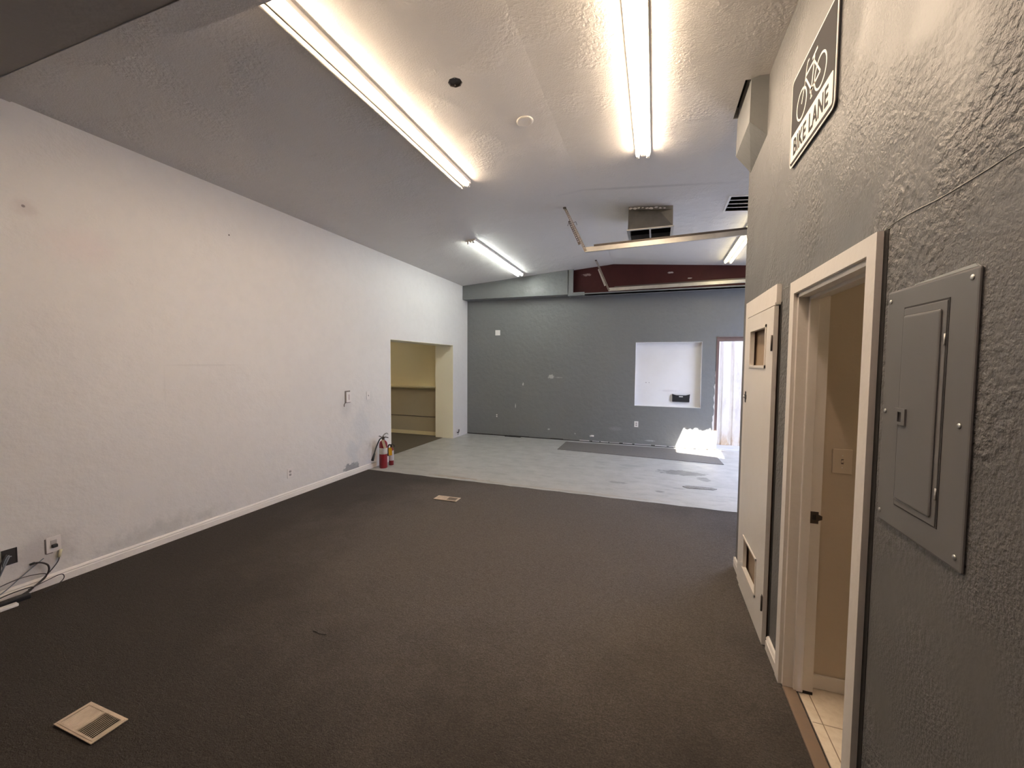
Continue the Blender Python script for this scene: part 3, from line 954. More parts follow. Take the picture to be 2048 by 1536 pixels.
# hanging duct boot
db = thing('air_duct', 'sheet metal duct boot hanging from the ceiling with an open frame', 'duct', (-0.095, 5.45, 3.385))
x0, x1 = -0.268, 0.268
yb_, yt_ = 0.56, 0.56
zl, zr = ceil_z(-0.095 + x0) - 3.385 + 0.003, ceil_z(-0.095 + x1) - 3.385 + 0.003
mb = MB()
zc = 0.045
P_ = {'bl': (x0, 0, 0), 'br': (x1, 0, 0), 'tl': (-0.115, 0.05, zl - zc + 0.006), 'tr': (0.120, 0.05, zr - zc - 0.004), 'cl': (x0 + 0.004, 0.004, zl - zc), 'cr': (x1 - 0.004, 0.004, zr - zc),
      'kbl': (x0, yb_, 0), 'kbr': (x1, yb_, 0), 'kcl': (x0 + 0.004, yb_, zl), 'kcr': (x1 - 0.004, yb_, zr), 'ul': (x0 + 0.004, 0.004, zl), 'ur': (x1 - 0.004, 0.004, zr)}
ks = list(P_)
ix = {k: i for i, k in enumerate(ks)}
F = lambda *a: tuple(ix[k] for k in a)
mb.add([P_[k] for k in ks], [F('bl', 'br', 'tr', 'tl'), F('bl', 'tl', 'cl'), F('br', 'cr', 'tr'), F('tl', 'tr', 'cr', 'cl'), F('cl', 'cr', 'ur', 'ul'), F('bl', 'cl', 'ul', 'kcl', 'kbl'), F('br', 'kbr', 'kcr', 'ur', 'cr'), F('kbl', 'kcl', 'kcr', 'kbr')])
bo = mb.build('boot', M_duct, db)
so2 = bo.modifiers.new('thick', 'SOLIDIFY')
so2.thickness = 0.002
mb = MB()
mb.plate(rect(x0 - 0.012, x1 + 0.012, -0.014, yb_ + 0.012), [rect(x0 + 0.022, x1 - 0.022, 0.022, yb_ - 0.022)], XYZ, -0.012, 0.0)
mb.build('frame', M_galv, db)
MB().box(-0.010, 0.010, 0.02, yb_ - 0.02, -0.010, 0.02).build('divider', M_galv, db)
MB().box(x0 + 0.01, x1 - 0.01, 0.06, yb_ - 0.01, 0.20, 0.21).box(x0 + 0.01, x1 - 0.01, yb_ - 0.02, yb_ - 0.01, 0.09, 0.2).build('inside', M_ductdark, db)
sx_ = -0.235
for k in range(9):
    r = random.uniform(0.010, 0.022)
    zz = zl + (zr - zl) * (sx_ + 0.27) / 0.54 - random.uniform(0.018, 0.032)
    pts = [(sx_ + r * 1.3 * math.cos(a_) * random.uniform(0.7, 1.2), zz + r * 0.7 * math.sin(a_) * random.uniform(0.6, 1.2)) for a_ in [2 * math.pi * i / 11 for i in range(11)]]
    ob = MB().prism(pts, XZY, -0.004, 0.003).build('sealant', M_caulk, db)
    ob['label'] = 'blob of old pale sealant'
    sx_ += random.uniform(0.045, 0.068)

# ------------------------------------------------------------------ garage door tracks
def angle_strip(mb, p0, p1, wdt, m=0, slots=True, th=0.0025, yoff=0.0):
    """perforated angle from p0 to p1 in an x-z plane: a slotted leg facing -y and a plain leg"""
    p0, p1 = Vector(p0), Vector(p1)
    ax = (p1 - p0)
    L = ax.length
    ax.normalize()
    nr = Vector((0, 1, 0))
    sd_ = ax.cross(nr)
    fn = lambda u, v, q: tuple(p0 + ax * u + sd_ * v + nr * (q + yoff))
    holes = []
    if slots:
        k = 0.02
        while k < L - 0.03:
            holes.append(rect(k, k + 0.015, -0.006, 0.004))
            k += 0.027
    mb.plate(rect(0, L, -wdt / 2, wdt / 2), holes, fn, 0, th, m)
    mb.prism(rect(0, L, -wdt / 2 - th, -wdt / 2), fn, 0, wdt * 0.9, m)


def track(label, y, tilt, hang_top, zend, flag):
    t_ = thing('garage_door_track', label, 'door track', (-0.87, y, zend), (0, 0, 0), 'garage door tracks under the ceiling')
    L = 3.15
    mb = MB()
    sec = [(0, -0.03), (0, 0.03), (0.032, 0.03), (0.032, 0.018), (0.029, 0.018), (0.029, 0.027), (0.003, 0.027), (0.003, -0.027), (0.029, -0.027), (0.029, -0.018), (0.032, -0.018), (0.032, -0.03)]
    sh_ = lambda u, v, q: (q, u, v + tilt * q)
    mb.prism(sec, sh_, 0, L)
    # bend down to the doorway
    R_ = 0.30
    prev = None
    for k in range(9):
        a0 = math.pi / 2 * k / 8
        cx, cz = L, tilt * L - R_
        f = [(cx + (R_ + v) * math.sin(a0), u, cz + (R_ + v) * math.cos(a0)) for u, v in sec]
        if prev:
            n_ = len(sec)
            mb.add(prev + f, [(i, (i + 1) % n_, n_ + (i + 1) % n_, n_ + i) for i in range(n_)])
        prev = f
    zb = tilt * L - R_
    mb.prism(sec, lambda u, v, q: (L + R_ + v, u, q), zb, -zend + 0.02)
    mb.build('rail', M_galv, t_)
    mb = MB()
    mb.prism([(-0.004, 0.028), (-0.004, 0.052), (-0.001, 0.052), (-0.001, 0.031), (0.032, 0.031), (0.032, 0.028)], sh_, 0.11, L - 0.02)
    mb.build('stiffening_angle', M_darkmetal, t_)
    mb = MB()
    top = Vector(hang_top) - Vector((-0.87, y, zend))
    angle_strip(mb, top, (0.01, 0, -0.02), 0.030, 0, True, 0.0025, -0.006)
    mb.build('hanger', M_aged, t_)
    mb = MB()
    a_ = top + (Vector((0.01, 0, -0.02)) - top) * 0.30 + Vector((-0.025, 0, 0))
    b_ = top + (Vector((0.01, 0, -0.02)) - top) * 0.84 + Vector((-0.035, 0, 0))
    angle_strip(mb, a_, b_, 0.026, 0, True, 0.0025, 0.004)
    mb.build('hanger_extension', M_darkmetal if flag else M_galv, t_)
    mb = MB()
    if flag:
        for s in (-1, 1):
            c0 = top + (Vector((0.01, 0, -0.02)) - top) * 0.36
            MB().tube([c0 + Vector((s * 0.008, 0, 0.0)), c0 + Vector((s * 0.045, 0, 0.012)), c0 + Vector((s * 0.06, 0, -0.03))], 0.0035, 6).build('wire_hook', M_darkmetal, t_)
    else:
        MB().tube([top + Vector((0.00, 0, -0.06)), top + Vector((0.0, 0, -0.02)), top + Vector((0.015, -0.01, 0.03)), top + Vector((0.05, -0.01, 0.032)), top + Vector((0.06, -0.01, 0.005))], 0.005, 6).build('wire_hook', M_galv, t_)
    mb.bbox(top.x - 0.018, top.x + 0.018, -0.02, 0.015, top.z - 0.022, top.z, 0.003, 1)
    mb.build('ceiling_bracket', M_darkmetal, t_)
    return t_


track('galvanised garage door track hanging nearer the camera, in front of the duct', 5.25, 0.023, (-1.14, 5.25, ceil_z(-1.14)), 3.128, True)
track('galvanised garage door track along the dark red beam', 8.05, 0.011, (-1.12, 8.05, ceil_z(-1.12)), 3.112, False)

# ------------------------------------------------------------------ things on the left wall
def wall_plate(name, label, cat, loc, rot, w_, h_, style, group=None, m=None, rough=True):
    m = m or M_plast
    t_ = thing(name, label, cat, loc, rot, group)
    MB().bbox(-w_ / 2, w_ / 2, -0.006, 0.0, -h_ / 2, h_ / 2, 0.002, 2).build('plate', m, t_)
    if style == 'outlet':
        for s in (-1, 1):
            cz = s * 0.020
            mb = MB()
            pts = []
            for k in range(24):
                a = 2 * math.pi * k / 24
                pts.append((0.0165 * math.cos(a), max(-0.0135, min(0.0135, 0.0165 * math.sin(a))) + cz))
            mb.prism(pts, XZY, -0.0085, -0.005)
            so_ = mb.build('socket', M_slotgrey, t_)
            mb = MB()
            mb.box(-0.0075, -0.005, -0.0092, -0.008, cz - 0.001, cz + 0.008)
            mb.box(0.005, 0.0075, -0.0092, -0.008, cz - 0.001, cz + 0.008)
            mb.lathe([(0.003, -0.0092), (0.003, -0.008)], (0, 0, cz - 0.008), 10, 0, 'y')
            mb.build('slots', M_slot, so_)
        MB().lathe([(0.003, -0.0075), (0.003, -0.005)], (0, 0, 0), 10, 0, 'y').build('screw', M_screw, t_)
    elif style == 'switch':
        MB().box(-0.005, 0.005, -0.0068, -0.005, -0.012, 0.012).build('slot', M_slot, t_)
        MB().prism([(-0.006, -0.008), (-0.020, 0.003), (-0.018, 0.010), (-0.006, 0.006)], lambda u, v, q: (q, u, v), -0.004, 0.004).build('toggle', m, t_)
        for s in (-1, 1):
            MB().lathe([(0.003, -0.0075), (0.003, -0.005)], (0, 0, s * 0.030), 10, 0, 'y').build('screw', M_screw, t_)
    elif style == 'blank':
        for s in (-1, 1):
            MB().lathe([(0.003, -0.0075), (0.003, -0.005)], (0, 0, s * h_ * 0.32), 10, 0, 'y').build('screw', M_screw, t_)
    return t_


wall_plate('power_outlet', 'small outlet low on the white left wall, painted over', 'outlet', (XL, 3.732, 0.311), LEFT_ROT, 0.078, 0.118, 'outlet', m=M_plast_paint)
th = thing('wall_control', 'raised switch box on the left wall, outlined by dirt, nearer the camera', 'switch', (XL, 4.745, 1.170), LEFT_ROT)
MB().bbox(-0.050, 0.050, -0.022, 0, -0.075, 0.075, 0.003, 2).build('cover', M_plast_paint, th)
MB().bbox(-0.010, 0.010, -0.027, -0.021, -0.040, 0.040, 0.002, 1).build('slider', mat('pink_beige_plastic', (0.58, 0.48, 0.45), 0.4), th)
MB().box(-0.062, -0.050, -0.003, 0.0, -0.080, 0.082).box(-0.062, 0.045, -0.003, 0.0, 0.075, 0.092).box(-0.062, 0.05, -0.003, 0.0, -0.086, -0.075).tube([(-0.055, -0.004, -0.08), (-0.078, -0.004, -0.10), (-0.080, -0.004, -0.135)], 0.005, 6).build('dirt_edge', mat('grimy_edge', (0.20, 0.17, 0.15), 0.8), th)
wall_plate('light_switch', 'small switch plate on the left wall close to the side room opening', 'switch', (XL, 5.185, 1.160), LEFT_ROT, 0.078, 0.125, 'switch', m=M_plast_paint)

jk = thing('cable_outlet', 'white wall plate with a black jack low on the left wall', 'cable outlet', (XL, 1.656, 0.306), LEFT_ROT)
MB().bbox(-0.039, 0.039, -0.006, 0, -0.058, 0.058, 0.002, 2).build('plate', M_plast_paint, jk)
MB().box(-0.016, 0.016, -0.009, -0.005, 0.004, 0.032).build('upper_jack', M_slotgrey, jk)
MB().bbox(-0.014, 0.016, -0.026, -0.005, -0.022, 0.002, 0.003, 1).build('lower_jack', M_black, jk)
MB().box(-0.046, -0.039, -0.003, 0, -0.06, 0.05).box(-0.04, -0.005, -0.003, 0, -0.064, -0.058).build('dirt_edge', mat('dusty_edge', (0.16, 0.13, 0.12), 0.8), jk)

bx = thing('wall_box', 'open black electrical box in the left wall with wires hanging out', 'electrical box', (XL, 1.438, 0.309), LEFT_ROT)
MB().plate(rect(-0.036, 0.036, -0.054, 0.054), [rect(-0.031, 0.031, -0.049, 0.049)], XZY, -0.006, 0.0).box(-0.036, 0.036, -0.002, 0.0, -0.054, 0.054).build('box', M_slot, bx)
for k, (a0, a1) in enumerate(((-0.01, -0.10), (0.005, -0.06), (-0.02, -0.14))):
    pts = [(0.006 - 0.01 * k, -0.004, 0.01 * k), (-0.01 - 0.012 * k, -0.03, 0.012), (-0.030 - 0.012 * k, -0.035, -0.03), (-0.045 + a0, -0.03, a1), (-0.075 + a0, -0.02, a1 - 0.07)]
    MB().tube(pts, 0.0045, 7).build('wire', M_bluecable if k < 2 else M_cable, bx)


def spline(pts, sub=8):
    P = [Vector(p) for p in pts]
    out = []
    for i in range(len(P) - 1):
        p0, p1, p2, p3 = P[max(i - 1, 0)], P[i], P[i + 1], P[min(i + 2, len(P) - 1)]
        for k in range(sub):
            t_ = k / sub
            out.append(0.5 * ((2 * p1) + (-p0 + p2) * t_ + (2 * p0 - 5 * p1 + 4 * p2 - p3) * t_ ** 2 + (-p0 + 3 * p1 - 3 * p2 + p3) * t_ ** 3))
    out.append(P[-1])
    return out


# loose cables under the box: every cable is one thing
def cable(label, pts, r, m=M_cable, tip=None):
    o_ = MB().tube(spline(pts), r, 7).build('cable', m)
    if tip is not None:
        MB().tube(tip[0], tip[1], 8).build('connector', tip[2], o_)
    return tag(o_, label, 'cable', 'cables heaped at the left wall')


XC = XL + 0.018
cable('thick black cable arching to a bare plug end beside the wall plate',
      [(XC, 1.545, 0.215), (XC + 0.01, 1.580, 0.205), (XC + 0.02, 1.610, 0.17), (XC + 0.02, 1.605, 0.115), (XC + 0.03, 1.55, 0.07), (XC + 0.05, 1.47, 0.035), (XC + 0.06, 1.40, 0.022), (XC + 0.05, 1.28, 0.018)], 0.0055, M_cable,
      ([(XC, 1.525, 0.213), (XC, 1.55, 0.216)], 0.008, M_black))
cable('thin dark cable dropping from the wall plate jack into the heap',
      [(XC, 1.678, 0.20), (XC + 0.004, 1.665, 0.17), (XC + 0.01, 1.63, 0.13), (XC + 0.02, 1.58, 0.09), (XC + 0.04, 1.50, 0.045), (XC + 0.06, 1.40, 0.03), (XC + 0.06, 1.26, 0.022)], 0.0035, M_cable,
      ([(XC - 0.004, 1.690, 0.255), (XC, 1.676, 0.20)], 0.009, M_clear))
cable('grey cable running straight up the wall behind the heap',
      [(XC - 0.01, 1.60, 0.225), (XC - 0.01, 1.55, 0.19), (XC - 0.008, 1.48, 0.14), (XC, 1.41, 0.09), (XC + 0.01, 1.33, 0.05)], 0.0035, M_bluecable)
cable('thin cable bowed in a long flat arch above the heap',
      [(XC + 0.03, 1.24, 0.09), (XC + 0.02, 1.36, 0.130), (XC + 0.01, 1.48, 0.142), (XC + 0.015, 1.57, 0.128), (XC + 0.02, 1.60, 0.105), (XC + 0.03, 1.56, 0.07), (XC + 0.05, 1.45, 0.035)], 0.003, M_cable)
cable('thin cable looping forward over the baseboard onto the carpet',
      [(XC + 0.03, 1.50, 0.05), (XC + 0.04, 1.60, 0.075), (XC + 0.05, 1.665, 0.085), (XC + 0.06, 1.670, 0.05), (XC + 0.075, 1.61, 0.017), (XC + 0.09, 1.55, 0.012)], 0.003, M_cable)
cable('cable curling low in the heap beside the baseboard',
      [(XC + 0.05, 1.24, 0.03), (XC + 0.04, 1.36, 0.062), (XC + 0.04, 1.46, 0.070), (XC + 0.05, 1.52, 0.062), (XC + 0.06, 1.46, 0.03), (XC + 0.07, 1.38, 0.02)], 0.004, M_cable)
ps = thing('power_strip', 'black power strip lying on the carpet under the cables', 'power strip', (XL + 0.075, 1.36, 0.006), (0, 0, math.pi / 2 - 0.05))
MB().bbox(-0.16, 0.135, -0.026, 0.026, 0.001, 0.034, 0.006, 2).build('body', M_black, ps)
for k in range(4):
    MB().bbox(-0.13 + k * 0.055, -0.095 + k * 0.055, -0.016, 0.016, 0.033, 0.036, 0.001, 1).build('socket', M_slot, ps)
ad = thing('power_adapter', 'white power adapter on the carpet in front of the black strip', 'adapter', (XL + 0.135, 1.30, 0.006), (0, 0, math.pi / 2 - 0.08))
MB().bbox(-0.10, 0.115, -0.022, 0.022, 0.001, 0.022, 0.006, 2).build('body', M_plast, ad)
MB().tube([(-0.10, 0, 0.01), (-0.16, 0.01, 0.008), (-0.25, 0.0, 0.006)], 0.003, 6).build('cord', M_plast, ad)
pc = thing('pipe_stub', 'small broken pipe stub at the foot of the left wall beside the rear corner', 'pipe', (XL, 8.20, 0.10), LEFT_ROT)
MB().tube([(0, 0.0, 0.0), (0, -0.035, 0.0), (0.0, -0.045, 0.03), (0.01, -0.045, 0.075)], 0.012, 8).build('elbow', M_darkmetal, pc)
MB().tube([(-0.02, -0.03, -0.05), (0.0, -0.04, 0.0), (0.03, -0.035, 0.03)], 0.008, 7).build('clip', M_galv, pc)
for z in (0.42, 0.13):
    pass

# ------------------------------------------------------------------ fire extinguishers
e1 = thing('fire_extinguisher', 'large red fire extinguisher with a hose, standing at the end of the baseboard', 'fire extinguisher', (-4.045, 5.355, 0.0), (0, 0, math.radians(15)), 'fire extinguishers')
MB().lathe([(0.060, 0.0), (0.064, 0.006), (0.064, 0.375), (0.060, 0.40), (0.045, 0.425), (0.024, 0.438), (0.022, 0.450)], (0, 0, 0), 28).build('cylinder', M_redext, e1)
MB().lathe([(0.0644, 0.225), (0.0652, 0.226), (0.0652, 0.322), (0.0644, 0.323)], (0, 0, 0), 28).build('label_band', M_label, e1)
MB().lathe([(0.020, 0.445), (0.020, 0.47), (0.015, 0.475), (0.015, 0.50)], (0, 0, 0), 14).bbox(-0.03, 0.02, -0.013, 0.013, 0.462, 0.492, 0.004, 1).build('valve', M_darkmetal, e1)
MB().tube([(-0.01, 0, 0.495), (0.01, 0, 0.525), (0.04, 0, 0.552), (0.065, 0, 0.556), (0.085, 0, 0.535)], 0.008, 8).build('lever', M_galv, e1)
MB().tube([(0.0, 0, 0.480), (0.04, 0, 0.492), (0.085, 0, 0.482)], 0.007, 8).tube([(-0.02, 0, 0.485), (-0.06, 0, 0.505), (-0.07, 0, 0.50)], 0.006, 8).build('carry_handle', M_darkmetal, e1)
hz = [(-0.02, -0.015, 0.478), (-0.035, -0.05, 0.46), (-0.045, -0.10, 0.41), (-0.05, -0.17, 0.34), (-0.05, -0.23, 0.27)]
MB().tube(spline(hz), 0.011, 9).build('hose', M_black, e1)
MB().tube([(-0.05, -0.228, 0.272), (-0.05, -0.30, 0.185)], [0.014, 0.021], 12).build('nozzle', M_black, e1)
mb = MB()
mb.prism([(0.0, 0.0), (0.045, 0.0), (0.045, -0.12), (0.03, -0.135), (0.0, -0.125)], lambda u, v, q: (0.005 + u - 0.28 * v, -0.070 + q - 0.02 - 0.1 * v * 0, 0.462 + v), 0, 0.001)
tg = mb.build('tag', M_tag, e1)
tg['label'] = 'manila inspection tag'
e2 = thing('fire_extinguisher', 'small red fire extinguisher with a yellow tag, beside the larger one', 'fire extinguisher', (-4.035, 5.545, 0.0), (0, 0, math.radians(10)), 'fire extinguishers')
MB().lathe([(0.036, 0.0), (0.040, 0.005), (0.040, 0.245), (0.037, 0.265), (0.022, 0.285), (0.016, 0.295)], (0, 0, 0), 24).build('cylinder', M_redext, e2)
MB().lathe([(0.0402, 0.078), (0.0410, 0.079), (0.0410, 0.24), (0.0402, 0.241)], (0, 0, 0), 24).build('label_band', mat('silver_label', (0.50, 0.47, 0.48), 0.4, var=(50, 0.4, (0.36, 0.34, 0.35))), e2)
MB().lathe([(0.014, 0.290), (0.014, 0.325), (0.010, 0.33)], (0, 0, 0), 12).build('valve', M_black, e2)
MB().tube([(-0.045, 0, 0.318), (-0.01, 0, 0.332), (0.02, 0, 0.345), (0.048, 0, 0.33), (0.052, 0, 0.30)], 0.007, 8).build('lever', M_black, e2)
MB().tube(spline([(0.01, 0, 0.325), (-0.03, -0.012, 0.33), (-0.045, -0.02, 0.29), (-0.048, -0.022, 0.20), (-0.046, -0.020, 0.15)]), [0.012] * 33, 9).build('hose', M_black, e2)
tg = MB().prism([(-0.022, 0.29), (0.022, 0.30), (0.038, 0.26), (0.038, 0.17), (-0.018, 0.165), (-0.022, 0.25)], XZY, -0.046, -0.045).build('tag', M_yellow, e2)
tg['label'] = 'yellow inspection tag'

# ------------------------------------------------------------------ things on the rear wall
wall_plate('light_switch', 'white double switch plate high on the grey rear wall', 'switch', (-3.421, YB, 2.377), BACK_ROT, 0.118, 0.118, 'blank')
wall_plate('power_outlet', 'outlet on the grey rear wall near its left corner', 'outlet', (-3.432, YB, 0.462), BACK_ROT, 0.074, 0.116, 'outlet', m=M_greyplain)
for c_ in bpy.data.objects:
    if c_.name.startswith('socket') and c_.parent and c_.parent.name == 'power_outlet.001':
        c_.data.materials[0] = M_plast
wall_plate('power_outlet', 'white outlet plate below the niche on the grey rear wall', 'outlet', (-0.330, YB, 0.437), BACK_ROT, 0.080, 0.122, 'outlet')
fh = thing('file_holder', 'black plastic wall file pocket mounted in the white niche', 'file holder', (0.515, YB + 0.14, 1.005), BACK_ROT)
arc = []
for k in range(17):
    f = k / 16
    arc.append((0.168 - 0.336 * f, 0.075 - 0.034 * math.sin(math.pi * f) ** 1.2))
mb = MB()
mb.prism([(-0.155, -0.075), (-0.142, -0.083), (0.142, -0.083), (0.155, -0.075)] + arc, XZY, -0.055, -0.050)
mb.build('front', M_black, fh)
MB().box(-0.155, 0.155, -0.052, 0, -0.083, -0.078).box(-0.160, -0.155, -0.052, 0, -0.08, 0.072).box(0.155, 0.160, -0.052, 0, -0.08, 0.072).build('pocket', M_black, fh)
MB().box(-0.16, 0.16, -0.004, 0, -0.08, 0.05).build('back', M_black, fh)
MB().box(-0.036, 0.036, -0.0575, -0.055, 0.016, 0.034).build('label_window', M_plast, fh)
wp = thing('pipe_stub', 'short white pipe stub low on the grey rear wall above the mat', 'pipe', (-1.223, YB, 0.125), BACK_ROT)
MB().tube([(-0.05, -0.025, 0.0), (-0.02, -0.03, 0.012), (0.03, -0.03, 0.010)], 0.020, 10).tube([(0.0, 0.0, 0.01), (0, -0.03, 0.01)], 0.018, 10).build('pipe', M_plast, wp)

# ------------------------------------------------------------------ floor things
mt = tag(MB().prism([(-1.755, 7.705), (1.135, 7.52), (1.08, 8.60), (-1.755, 8.52)], XYZ, 0.0005, 0.009).build('floor_mat', M_rubber),
         'long dark rubber floor mat along the grey rear wall', 'mat')
pt = tag(MB().prism([(0.40, 5.97), (0.45, 5.90), (0.78, 5.93), (0.83, 5.98), (0.78, 6.03), (0.46, 6.02)], XYZ, 0.0003, 0.006).build('floor_patch', M_patchmetal),
         'worn oblong patch plate on the concrete close to the carpet', 'patch')


def register(label, loc, L, W, rot, group):
    t_ = thing('floor_register', label, 'floor vent', loc, (0, 0, rot), group)
    mb = MB()
    hx, hy = L / 2, W / 2
    ix_, iy_ = hx - 0.020, hy - 0.016
    bev = 0.008
    mb.plate(rect(-hx, hx, -hy, hy), [rect(-ix_, ix_, -iy_, iy_)], XYZ, 0.0, 0.004)
    # raised inner lip
    mb.plate(rect(-hx + bev, hx - bev, -hy + bev, hy - bev), [rect(-ix_, ix_, -iy_, iy_)], XYZ, 0.004, 0.0062)
    mb.build('frame', M_grill, t_)
    k = 20
    for i in range(k):
        x = -ix_ + (i + 0.5) * 2 * ix_ / k
        mb = MB()
        lean, dp = (0.0034, 0.0040) if x < 0 else (-0.0006, 0.0022)
        mb.prism([(x - 0.0014, 0.005), (x + 0.0014, 0.005), (x + 0.0014 + lean, 0.005 - dp), (x - 0.0014 + lean, 0.005 - dp)], lambda u, v, q: (u, q, v), -iy_, iy_)
        mb.build('louvre', M_grill, t_)
    MB().box(-0.003, 0.003, -iy_, iy_, -0.002, 0.0065).build('centre_bar', M_grill, t_)
    MB().box(-ix_, ix_, -iy_, iy_, -0.0062, -0.0054).build('damper', M_ductdark, t_)
    return t_


register('cream slotted floor vent nearest the camera in the dark carpet', (-2.402, 1.042, 0.0135), 0.285, 0.132, 0.0, 'floor vents in the carpet')
register('cream floor vent in the middle of the carpet, far from the camera', (-2.36, 4.355, 0.0135), 0.305, 0.135, 0.02, 'floor vents in the carpet')
o = MB().tube(spline([(-1.956, 1.886, 0.010), (-1.93, 1.887, 0.011), (-1.905, 1.880, 0.010), (-1.870, 1.884, 0.011), (-1.855, 1.890, 0.010)]), 0.0022, 6).build('loose_thread', M_slot)
tag(o, 'dark loose thread lying on the carpet', 'thread')

# ------------------------------------------------------------------ bathroom switch
wall_plate('light_switch', 'painted switch plate on the beige bathroom wall', 'switch', (0.895, BY1, 1.195), BACK_ROT, 0.082, 0.124, 'switch', m=mat('painted_bathroom_plate', (0.61, 0.52, 0.41), 0.5))

# ------------------------------------------------------------------ breaker panel
bp = thing('breaker_panel', 'grey flush breaker panel with a narrow door on the stucco wall', 'breaker panel', (XR, 1.3605, 1.548), RIGHT_ROT)
PW, PH = 0.369, 0.690
bp.scale = (1.0, 0.5, 1.0)
mb = MB()
hw, hh = PW / 2, PH / 2
front, mid = -0.016, -0.012
mb.bbox(-hw, hw, -0.0135, 0.0, -hh, hh, 0.006, 2)
mb.build('cover', M_panel, bp)
# narrow door: pressed outline and raised leaf
dxl, dxr, dzb, dzt = -0.094, 0.094, -0.275, 0.290
MB().plate(rect(dxl, dxr, dzb, dzt), [rect(dxl + 0.004, dxr - 0.004, dzb + 0.004, dzt - 0.004)], XZY, -0.0155, -0.013).build('door_gap', M_slot, bp)
mb = MB()
mb.bbox(dxl + 0.003, dxr - 0.006, -0.018, -0.012, dzb + 0.003, dzt - 0.005, 0.002, 2)
mb.bbox(dxl + 0.006, dxr - 0.022, -0.026, -0.016, dzb + 0.020, dzt - 0.024, 0.007, 3)
dd = mb.build('door', M_panel, bp)
mb = MB()
mb.plate(rect(-0.096, -0.046, -0.040, 0.006), [rect(-0.080, -0.062, -0.032, -0.004)], XZY, -0.034, -0.020)
mb.box(-0.080, -0.062, -0.027, -0.021, -0.032, -0.004, 1)
mb.build('latch', [M_panel, M_slot], dd)
for z in (0.19, -0.19):
    MB().tube([(dxr - 0.008, -0.019, z - 0.014), (dxr - 0.008, -0.019, z + 0.014)], 0.003, 8).build('hinge', M_screw, dd)
for (sx, sz) in ((-hw + 0.018, hh - 0.03), (hw - 0.022, hh - 0.022), (-hw + 0.018, -0.010), (hw - 0.035, -0.012), (-hw + 0.016, -hh + 0.03), (hw - 0.024, -hh + 0.03)):
    MB().lathe([(0.0065, -0.013), (0.0062, -0.0165), (0.004, -0.019), (0.0005, -0.0198)], (sx, 0, sz), 14, 0, 'y').build('screw', M_screw, bp)
sh_ = MB().prism([(-0.06, hh), (hw - 0.01, hh), (hw - 0.02, hh + 0.008), (-0.055, hh + 0.003)], XZY, -0.010, 0.0).build('bare_edge', mat('bare_metal_edge', (0.42, 0.44, 0.43), 0.45), bp)
sh_['label'] = 'pale bare edge along the top of the cover'

# ------------------------------------------------------------------ bike lane sign
sg = thing('bike_lane_sign', 'black and white metal BIKE LANE sign with a bicycle symbol on the stucco wall', 'sign', (XR, 2.592, 2.714), RIGHT_ROT)
SW, SH = 0.578, 0.452


def rrect(x0, x1, z0, z1, r, k=6):
    out = []
    for cx, cz, a0 in ((x1 - r, z1 - r, 0), (x0 + r, z1 - r, 90), (x0 + r, z0 + r, 180), (x1 - r, z0 + r, 270)):
        for i in range(k + 1):
            a = math.radians(a0 + 90 * i / k)
            out.append((cx + r * math.cos(a), cz + r * math.sin(a)))
    return out


MB().prism(rrect(0, SW, 0, SH, 0.030), XZY, -0.012, -0.009).build('plate', M_signwhite, sg)
MB().prism(rrect(0.002, SW - 0.002, 0.002, SH - 0.002, 0.03), XZY, -0.009, -0.0005).build('backing', M_signedge, sg)
MB().prism(rrect(0.010, SW - 0.010, 0.010, SH - 0.010, 0.024), XZY, -0.0132, -0.012).build('black_field', M_signblack, sg)
MB().prism(rrect(0.020, SW - 0.020, 0.024, 0.158, 0.010), XZY, -0.0142, -0.0132).build('white_panel', M_signwhite, sg)
# bicycle
mb = MB()
yf = lambda u, v, q: (u, q, v)


def bar(p, q, wd):
    dx_, dz_ = q[0] - p[0], q[1] - p[1]
    L_ = math.hypot(dx_, dz_)
    nx, nz = -dz_ / L_ * wd / 2, dx_ / L_ * wd / 2
    mb.prism([(p[0] + nx, p[1] + nz), (q[0] + nx, q[1] + nz), (q[0] - nx, q[1] - nz), (p[0] - nx, p[1] - nz)], yf, -0.0140, -0.0132)


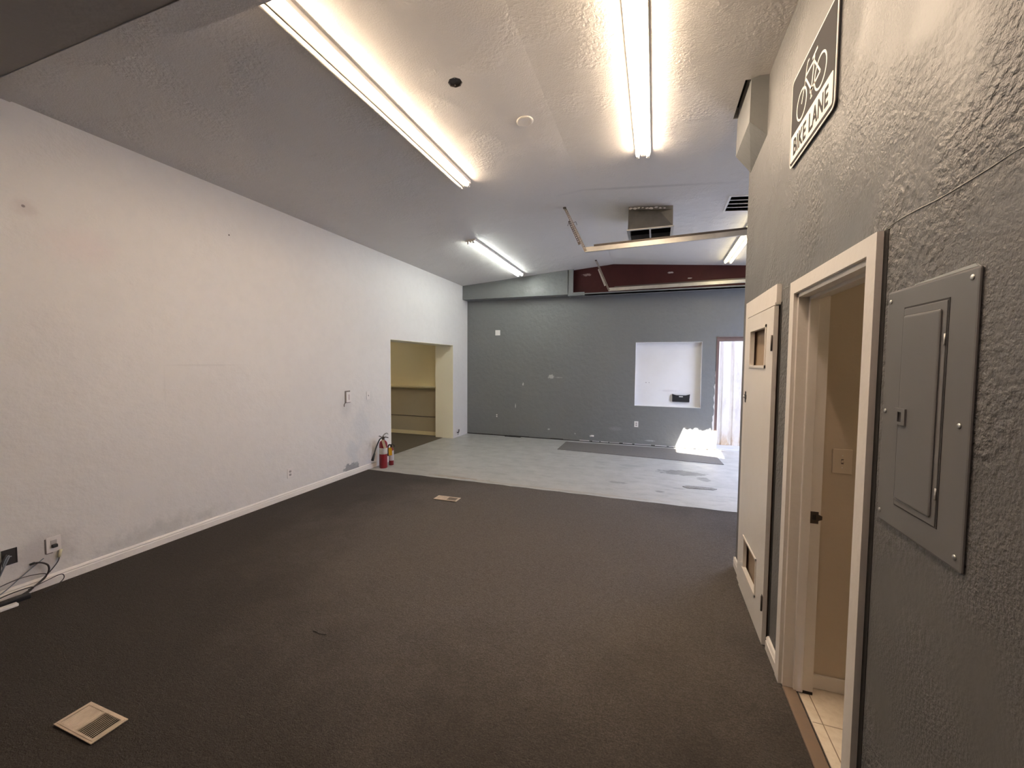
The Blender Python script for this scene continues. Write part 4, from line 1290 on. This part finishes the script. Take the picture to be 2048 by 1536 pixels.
def ringw(cx, cz, r0, r1, k=40):
    o_ = [(cx + r1 * math.cos(2 * math.pi * i / k), cz + r1 * math.sin(2 * math.pi * i / k)) for i in range(k)]
    i_ = [(cx + r0 * math.cos(2 * math.pi * i / k), cz + r0 * math.sin(2 * math.pi * i / k)) for i in range(k)]
    mb.plate(o_, [i_], yf, -0.0140, -0.0132)


fx, rx_, wz, R1 = 0.166, 0.408, 0.250, 0.074
ringw(fx, wz, R1 - 0.010, R1)
ringw(rx_, wz, R1 - 0.010, R1)
bbp, hd, st = (0.300, 0.238), (0.222, 0.350), (0.325, 0.362)
for p, q, wd in ((bbp, (0.218, 0.336), 0.011), ((0.216, 0.352), (0.322, 0.352), 0.011), (bbp, (0.328, 0.372), 0.010), (bbp, (rx_, wz), 0.011), ((0.322, 0.352), (rx_, wz), 0.010),
                 ((0.208, 0.328), (fx, wz), 0.009), ((0.205, 0.322), (0.226, 0.392), 0.009), ((0.226, 0.388), (0.236, 0.404), 0.009), ((0.236, 0.404), (0.256, 0.404), 0.008),
                 ((0.300, 0.374), (0.362, 0.384), 0.012), ((0.296, 0.240), (0.300, 0.202), 0.008), ((0.290, 0.202), (0.314, 0.202), 0.007), ((0.282, 0.238), (0.318, 0.238), 0.018)):
    bar(p, q, wd)
mb.build('bicycle_symbol', M_signwhite, sg)
fc = bpy.data.curves.new('sign_text', 'FONT')
fc.body = 'BIKE LANE'
fc.size = 0.125
fc.offset = 0.0028
fc.space_word = 1.15
fc.space_character = 1.08
fo = bpy.data.objects.new('sign_text', fc)
COL.objects.link(fo)
bpy.context.view_layer.update()
me = bpy.data.meshes.new_from_object(fo.evaluated_get(bpy.context.evaluated_depsgraph_get()))
xs = [v.co.x for v in me.vertices]
ys = [v.co.y for v in me.vertices]
kx, ky = 0.448 / (max(xs) - min(xs)), 0.084 / (max(ys) - min(ys))
mb = MB()
vs = [(0.066 + (v.co.x - min(xs)) * kx, 0.047 + (v.co.y - min(ys)) * ky) for v in me.vertices]
fs = [tuple(p.vertices) for p in me.polygons]
mb.add([(a, -0.0150, b) for a, b in vs], fs)
o = mb.build('lettering', M_signblack, sg)
so3 = o.modifiers.new('thick', 'SOLIDIFY')
so3.thickness = 0.0008
so3.offset = 0
bpy.data.objects.remove(fo)
bpy.data.meshes.remove(me)
